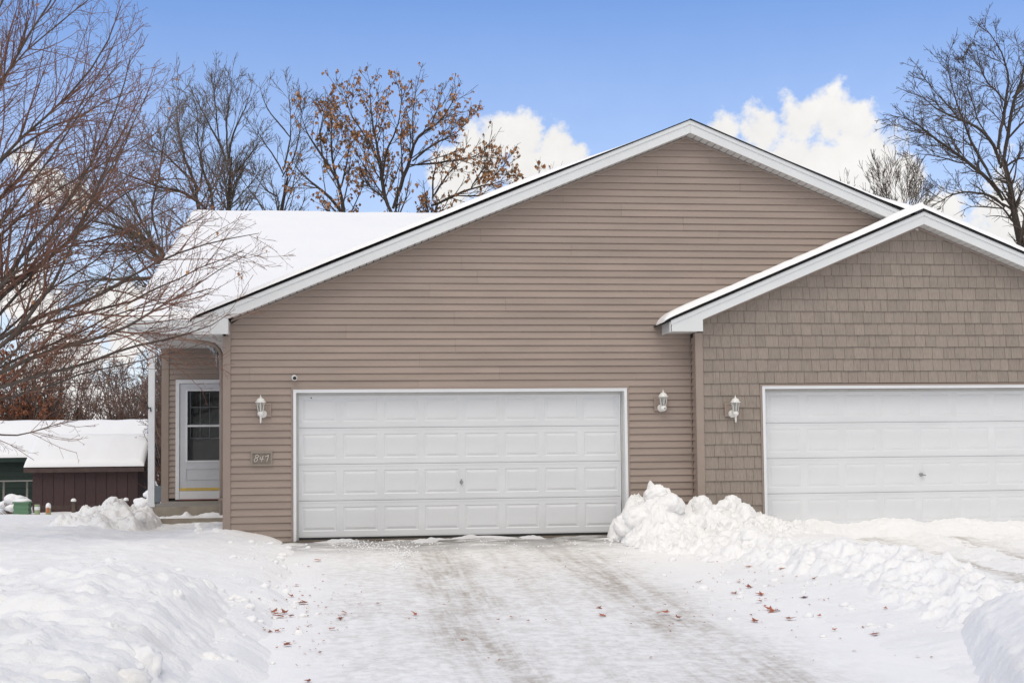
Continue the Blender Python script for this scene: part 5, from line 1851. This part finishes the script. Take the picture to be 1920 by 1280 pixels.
def mid_trees():
    # russet-leaved tree above the ridge
    c = lambda pts: from_crop(480, 120, 3.2, pts)
    Y0 = 24.0
    b = at(737, 985, Y0)
    L = [
        limb([(737, 985)] + c([(822, 1300), (822, 940), (820, 860)]), Y0, 0.20, 0.15),
        limb(c([(822, 900), (795, 830), (760, 760), (745, 600), (735, 500), (718, 420), (690, 270), (680, 180), (690, 80)]), Y0, 0.13, 0.012, 0.8),
        limb(c([(822, 870), (860, 760), (900, 660), (932, 580), (945, 480), (975, 400), (1080, 385), (1160, 300), (1200, 220), (1235, 165)]), Y0, 0.12, 0.010, -0.6),
        limb(c([(748, 600), (700, 500), (640, 430), (580, 350), (545, 250), (520, 140)]), Y0, 0.07, 0.010, 0.8),
        limb(c([(935, 585), (1010, 520), (1080, 470), (1180, 440), (1240, 380), (1280, 330)]), Y0, 0.07, 0.010, 0.6),
        limb(c([(925, 600), (1050, 590), (1180, 575), (1300, 560), (1380, 510), (1430, 440)]), Y0, 0.06, 0.010, 1.0),
        limb(c([(756, 700), (775, 520), (840, 400), (870, 260), (880, 120)]), Y0, 0.07, 0.008, -1.0),
        limb(c([(945, 490), (935, 380), (950, 240), (970, 120)]), Y0, 0.05, 0.008, 1.0),
        limb(c([(1040, 400), (1080, 280), (1130, 140)]), Y0, 0.04, 0.008, 0.4),
        limb(c([(820, 900), (760, 800), (690, 760), (620, 660), (600, 560)]), Y0, 0.05, 0.010, 0.8),
    ]
    lv = [dict(per_m=5.5, ang=(20, 50), length=0.78, lfall=0.6, rr=0.42, m=6, up=0.05, wob=0.10, tmin=0.12, rmin=0.009),
          dict(per_m=7.5, ang=(22, 55), length=0.42, lfall=0.7, rr=0.6, m=5, up=0.05, wob=0.13, tmin=0.1, rmin=0.0065),
          dict(per_m=5.0, ang=(25, 55), length=0.40, lfall=0.75, rr=0.75, m=4, up=0.03, wob=0.15, tmin=0.15, rmin=0.005)]
    tree("maple_tree", "tree with clinging russet leaves, tallest above the snowy roof ridge", b, L, lv, BARKD, TWIGB, 61, "russet leaved trees behind the house",
         leaves=dict(n=5200, size=(0.05, 0.12), mat=LEAFO, cl=1.1))
    # its left neighbour
    Y0 = 25.5
    b = at(655, 985, Y0)
    L = [limb([(655, 985)] + c([(560, 1200), (545, 880), (510, 770), (478, 680)]), Y0, 0.16, 0.10),
         limb(c([(480, 690), (420, 590), (370, 520), (310, 440), (280, 380), (252, 260)]), Y0, 0.09, 0.010, 0.5),
         limb(c([(500, 740), (470, 620), (455, 480), (450, 360), (470, 200)]), Y0, 0.08, 0.010, -0.5),
         limb(c([(505, 750), (540, 620), (560, 480), (600, 380)]), Y0, 0.06, 0.010, 0.6),
         limb(c([(520, 900), (430, 800), (330, 720), (250, 650), (200, 560)]), Y0, 0.10, 0.012, 1.0),
         limb(c([(400, 560), (380, 420), (400, 300), (430, 200)]), Y0, 0.05, 0.010, 1.0)]
    tree("maple_tree", "smaller russet leaved tree just left of the tallest one", b, L, lv, BARKD, TWIGB, 62, "russet leaved trees behind the house",
         leaves=dict(n=4600, size=(0.06, 0.135), mat=LEAFO, cl=1.0))
    # right: low leafy tree at the roof line
    Y0 = 26.0
    b = at(800, 985, Y0)
    L = [limb([(800, 985)] + c([(1010, 1200), (1025, 900), (1060, 800)]), Y0, 0.16, 0.09),
         limb(c([(1060, 800), (1095, 730), (1140, 660), (1185, 610), (1250, 560)]), Y0, 0.07, 0.010, 0.5),
         limb(c([(1050, 850), (1150, 810), (1230, 760), (1320, 735), (1450, 700), (1520, 680)]), Y0, 0.09, 0.010, 0.5),
         limb(c([(1290, 745), (1350, 650), (1400, 580), (1440, 510)]), Y0, 0.05, 0.008, 0.4),
         limb(c([(1380, 715), (1450, 650), (1500, 590), (1515, 550)]), Y0, 0.05, 0.008, 0.4),
         limb(c([(1060, 820), (1055, 700), (1080, 600), (1095, 480)]), Y0, 0.06, 0.010, 0.4),
         limb(c([(1200, 790), (1350, 800), (1480, 760), (1560, 700)]), Y0, 0.05, 0.010, 0.4)]
    tree("maple_tree", "low russet leaved tree where the gable meets the roof ridge", b, L, lv, BARKD, TWIGB, 63, "russet leaved trees behind the house",
         leaves=dict(n=4600, size=(0.06, 0.135), mat=LEAFO, cl=1.0))
    Y0 = 28.0
    b = at(990, 985, Y0)
    L = [limb([(990, 985), (985, 700), (985, 420), (984, 360)], Y0, 0.09, 0.03), limb([(985, 420), (970, 350), (958, 300)], Y0, 0.03, 0.008),
         limb([(985, 420), (1010, 340), (1014, 290)], Y0, 0.03, 0.008), limb([(985, 420), (1020, 360), (1036, 300)], Y0, 0.03, 0.008), limb([(985, 430), (1045, 350), (1056, 300)], Y0, 0.03, 0.008), limb([(985, 440), (940, 370), (930, 330)], Y0, 0.03, 0.008)]
    tree("sapling", "thin tree top with a few russet leaves poking over the gable slope", b, L,
         [dict(per_m=3.0, ang=(15, 35), length=0.45, lfall=0.5, rr=0.6, m=5, up=0.10, wob=0.08, tmin=0.35, rmin=0.007), dict(per_m=3.0, ang=(15, 40), length=0.4, lfall=0.6, rr=0.7, m=4, up=0.08, wob=0.1, tmin=0.2, rmin=0.005)],
         BARKD, BARKD, 64, leaves=dict(n=110, size=(0.10, 0.19), mat=LEAFO, cl=1.4))

    lvb = [dict(per_m=5.5, ang=(18, 46), length=0.85, lfall=0.6, rr=0.42, m=6, up=0.06, wob=0.09, tmin=0.12, rmin=0.0085),
           dict(per_m=7.5, ang=(20, 50), length=0.50, lfall=0.7, rr=0.6, m=5, up=0.06, wob=0.12, tmin=0.10, rmin=0.0064),
           dict(per_m=6.5, ang=(20, 50), length=0.48, lfall=0.75, rr=0.75, m=4, up=0.05, wob=0.13, tmin=0.10, rmin=0.0055)]
    # bare tree with straight trunk
    Y0 = 26.0
    c6 = lambda pts: from_crop(0, 0, 2.065, pts)
    b = at(426, 985, Y0)
    L = [limb([(426, 985)] + c6([(880, 1300), (880, 810), (884, 620)]), Y0, 0.16, 0.10),
         limb(c6([(884, 640), (850, 550), (800, 460), (760, 390), (720, 330)]), Y0, 0.07, 0.010, 0.5),
         limb(c6([(884, 640), (890, 540), (920, 480), (960, 410), (985, 330)]), Y0, 0.07, 0.010, -0.5),
         limb(c6([(884, 620), (870, 480), (880, 380), (905, 300)]), Y0, 0.06, 0.010, 0.6),
         limb(c6([(850, 550), (840, 440), (830, 350), (835, 290)]), Y0, 0.05, 0.010, 0.6),
         limb(c6([(884, 700), (940, 640), (1000, 560), (1010, 520)]), Y0, 0.05, 0.010, 0.6)]
    tree("ash_tree", "bare tree with one straight trunk above the left end of the roof ridge", b, L, lvb, BARKD, TWIGG, 71, "bare trees behind the house")
    # leaning dark trunks at the ridge end, with long limbs to the left
    Y0 = 24.0
    b = at(400, 985, Y0)
    L = [limb([(400, 985)] + c6([(830, 1200), (800, 815), (770, 740)]), Y0, 0.20, 0.12),
         limb(c6([(770, 740), (740, 665), (705, 590), (700, 520), (690, 420), (705, 340)]), Y0, 0.09, 0.010, 0.5),
         limb(c6([(800, 810), (740, 760), (690, 735), (600, 720), (520, 680), (460, 660), (380, 640)]), Y0, 0.10, 0.012, -0.5),
         limb(c6([(760, 720), (700, 660), (640, 600), (560, 560), (500, 520)]), Y0, 0.07, 0.010, 0.5),
         limb(c6([(835, 830), (820, 740), (800, 680), (770, 620), (800, 560), (830, 540)]), Y0, 0.08, 0.010, 0.7),
         limb(c6([(770, 740), (790, 640), (760, 540), (770, 440), (740, 350)]), Y0, 0.06, 0.010, 1.0)]
    tree("ash_tree", "bare tree with dark leaning trunks at the left end of the roof ridge", b, L, lvb, BARKD, TWIGG, 72, "bare trees behind the house")
    # limb reaching left behind the roof end
    b = at(345, 985, 22)
    L = [limb([(345, 985), (345, 640), (330, 510), (300, 456), (268, 425), (236, 413), (190, 405), (151, 403), (80, 400)], 22, 0.17, 0.02),
         limb([(330, 510), (290, 525), (249, 528), (215, 524), (184, 525), (145, 532), (108, 538), (40, 530)], 22, 0.10, 0.015),
         limb([(268, 425), (245, 380), (225, 345), (180, 330)], 22, 0.06, 0.01), limb([(236, 413), (180, 380), (140, 340), (100, 330)], 22, 0.06, 0.01),
         limb([(300, 456), (280, 390), (300, 330), (310, 250), (330, 200)], 22, 0.07, 0.01)]
    tree("ash_tree", "bare tree with thick dark limbs reaching left past the roof end", b, L, lvb, BARKD, TWIGG, 73, "bare trees behind the house")
    # between straight trunk and russet trees
    c = lambda pts: from_crop(480, 120, 3.2, pts)
    Y0 = 27.0
    b = at(514, 985, Y0)
    L = [limb([(514, 985)] + c([(108, 1200), (112, 875), (140, 740), (165, 640)]), Y0, 0.16, 0.09),
         limb(c([(165, 640), (190, 540), (205, 440), (210, 300), (195, 150)]), Y0, 0.06, 0.010, 0.5),
         limb(c([(205, 440), (140, 360), (70, 280), (30, 180), (20, 110)]), Y0, 0.05, 0.010, 0.5),
         limb(c([(165, 660), (110, 560), (40, 470), (0, 400), (-20, 330)]), Y0, 0.05, 0.010, 0.5),
         limb(c([(160, 680), (230, 560), (260, 430), (280, 300), (300, 200)]), Y0, 0.05, 0.010, -0.5),
         limb(c([(130, 800), (60, 760), (10, 700), (-30, 640)]), Y0, 0.05, 0.010, 0.5)]
    tree("ash_tree", "bare slender tree between the straight trunk and the russet trees", b, L, lvb, BARKD, TWIGG, 74, "bare trees behind the house")
    # far right small bare trees
    Y0 = 34.0
    b = at(1690, 985, Y0)
    L = [limb([(1690, 985), (1688, 600), (1688, 420)], Y0, 0.14, 0.06)]
    for dx, tx, ty in ((-6, 1622, 330), (-5, 1640, 300), (-3, 1662, 290), (0, 1685, 296), (3, 1705, 292), (5, 1722, 310), (7, 1745, 345), (-2, 1650, 350), (4, 1712, 345), (8, 1760, 370), (-8, 1610, 370)):
        L.append(limb([(1688 + dx * 0.5, 440), (1688 + (tx - 1688) * 0.55, 390), (tx, ty)], Y0, 0.035, 0.008, random.Random(tx).uniform(-1, 1)))
    tree("elm_tree", "round bushy bare tree beyond the roof valley, left of the large right tree", b, L,
         [dict(per_m=6.0, ang=(15, 38), length=0.75, lfall=0.5, rr=0.45, m=5, up=0.10, wob=0.07, tmin=0.15, rmin=0.008), dict(per_m=9.0, ang=(18, 42), length=0.6, lfall=0.6, rr=0.7, m=4, up=0.08, wob=0.09, tmin=0.15, rmin=0.0075)], BARKD, TWIGB, 81)
    b = at(1585, 985, 36)
    L = [limb([(1588, 985), (1588, 500), (1588, 385)], 36, 0.10, 0.03)] + [limb([(1588, 400), ((1588 + tx) / 2, 365), (tx, ty)], 36, 0.02, 0.006) for tx, ty in ((1574, 320), (1582, 326), (1592, 318), (1605, 334), (1611, 350))]
    tree("sapling", "tip of a small bare tree just showing over the right gable slope", b, L,
         [dict(per_m=4.0, ang=(15, 40), length=0.4, lfall=0.5, rr=0.6, m=4, up=0.10, wob=0.09, tmin=0.3, rmin=0.008)], BARKD, BARKD, 82)


mid_trees()


def brush():
    """leafless brush and small trees behind the sheds: two grown forms, copied"""
    rs = random.Random(77)
    protos = []
    for k in range(3):
        r = np.random.RandomState(100 + k)
        L = []
        n = 7 + k
        L.append(([(0, 0, -0.4), (0, 0, 0.5), (0.05, 0, 1.2)], [0.06, 0.05, 0.04]))
        for i in range(n):
            a = 6.28 * i / n + r.uniform(-0.3, 0.3); s = r.uniform(0.5, 1.5); h = r.uniform(3.2, 5.6)
            L.append(([(0, 0, 0.3), (math.cos(a) * s * 0.4, math.sin(a) * s * 0.4, h * 0.35), (math.cos(a) * s * 0.8, math.sin(a) * s * 0.8, h * 0.7), (math.cos(a) * s * 1.2, math.sin(a) * s * 1.2, h)], [0.032, 0.024, 0.015, 0.005]))
        t = tree("brush_tree", "leafless brown brush tree in the thicket behind the sheds", (0, 0, 0), L,
                 [dict(per_m=5.5, ang=(25, 60), length=0.5, lfall=0.55, rr=0.5, m=6, up=0.03, wob=0.15, tmin=0.08, rmin=0.009),
                  dict(per_m=7.5, ang=(25, 65), length=0.42, lfall=0.7, rr=0.65, m=4, up=0.02, wob=0.18, tmin=0.1, rmin=0.007),
                  dict(per_m=8.0, ang=(25, 65), length=0.40, lfall=0.75, rr=0.8, m=3, up=0.0, wob=0.2, tmin=0.1, rmin=0.0060)],
                 BRUSHM, BRUSHM, 100 + k, "leafless thicket behind the sheds")
        protos.append(t)
    spots = []
    for i in range(30):
        spots.append((rs.uniform(-13.5, -3.8), rs.uniform(37, 50), rs.uniform(1.1, 1.7)))
    for i in range(8):
        spots.append((rs.uniform(-4.8, -3.3), rs.uniform(19, 34), rs.uniform(0.75, 1.0)))
    for i in range(8):
        spots.append((rs.uniform(-24, -13), rs.uniform(38, 50), rs.uniform(1.1, 1.6)))
    for i, (x, y, s) in enumerate(spots):
        src = protos[i % 3]
        if i < 3:
            o = src
        else:
            o = src.copy(); COL.objects.link(o)
            for ch in src.children:
                c = ch.copy(); COL.objects.link(c); c.parent = o
        o.location = (x, y, float(base_z(np.array(x), np.array(y))) + 0.05)
        o.rotation_euler = (0, 0, rs.uniform(0, 6.28))
        o.scale = (s, s, s * rs.uniform(0.8, 1.05))
    # bush that kept its rust coloured leaves, at the left edge
    r = np.random.RandomState(140)
    b = np.array([-12.6, 33.0, -0.75]); b[0] = at(35, 700, 36.5)[0]; b[1] = 36.5
    L = []
    for i in range(14):
        a = 6.28 * i / 14 + r.uniform(-0.3, 0.3); s = r.uniform(0.6, 1.9); h = r.uniform(3.8, 7.3)
        L.append(([tuple(b), tuple(b + np.array([math.cos(a) * s * 0.4, math.sin(a) * s * 0.4, h * 0.4])), tuple(b + np.array([math.cos(a) * s * 1.2, math.sin(a) * s * 1.2, h]))], [0.05, 0.035, 0.008]))
    tree("brush_tree", "tall bush with dense rust brown leaves at the left edge, behind the outbuilding", b, L,
         [dict(per_m=5.0, ang=(25, 60), length=0.5, lfall=0.55, rr=0.5, m=5, up=0.03, wob=0.15, tmin=0.2, rmin=0.009), dict(per_m=6.0, ang=(25, 65), length=0.42, lfall=0.7, rr=0.65, m=4, up=0.02, wob=0.18, tmin=0.1, rmin=0.007)],
         BRUSHM, BRUSHM, 141, leaves=dict(n=12000, size=(0.06, 0.14), mat=LEAFB, cl=0.8))
    # a spruce in the thicket
    x, y = at(148, 800, 44)[0], 44.0
    zb = -0.8
    t = thing("spruce_tree", "small dark green spruce standing in the thicket behind the sheds", "tree", (x, y, zb))
    MB().tube([(x, y, zb), (x, y, zb + 2.5), (x, y, zb + 4.4)], [0.09, 0.05, 0.01], 7).build("trunk", BARKD, t)
    r = np.random.RandomState(5)
    n = 5200
    h = r.rand(n) ** 0.8
    rad = (1 - h) * 1.25 + 0.03
    tier = 0.75 + 0.25 * np.cos(h * 60)
    a = r.rand(n) * 6.28; q = np.sqrt(r.rand(n)) * rad * tier
    p = np.stack([x + np.cos(a) * q, y + np.sin(a) * q, zb + 0.5 + h * 3.9 - q * 0.35], -1)
    d = np.stack([np.cos(a), np.sin(a), -0.35 + 0.3 * r.randn(n)], -1) * 0.16
    s = np.stack([-np.sin(a), np.cos(a), 0.3 * r.randn(n)], -1) * 0.035
    V = np.stack([p - s, p + s, p + d], 1).reshape(-1, 3)
    F = np.arange(3 * n).reshape(-1, 3)
    link("crown", fastmesh("crown", V, F, False), CONIFER, t)


brush()
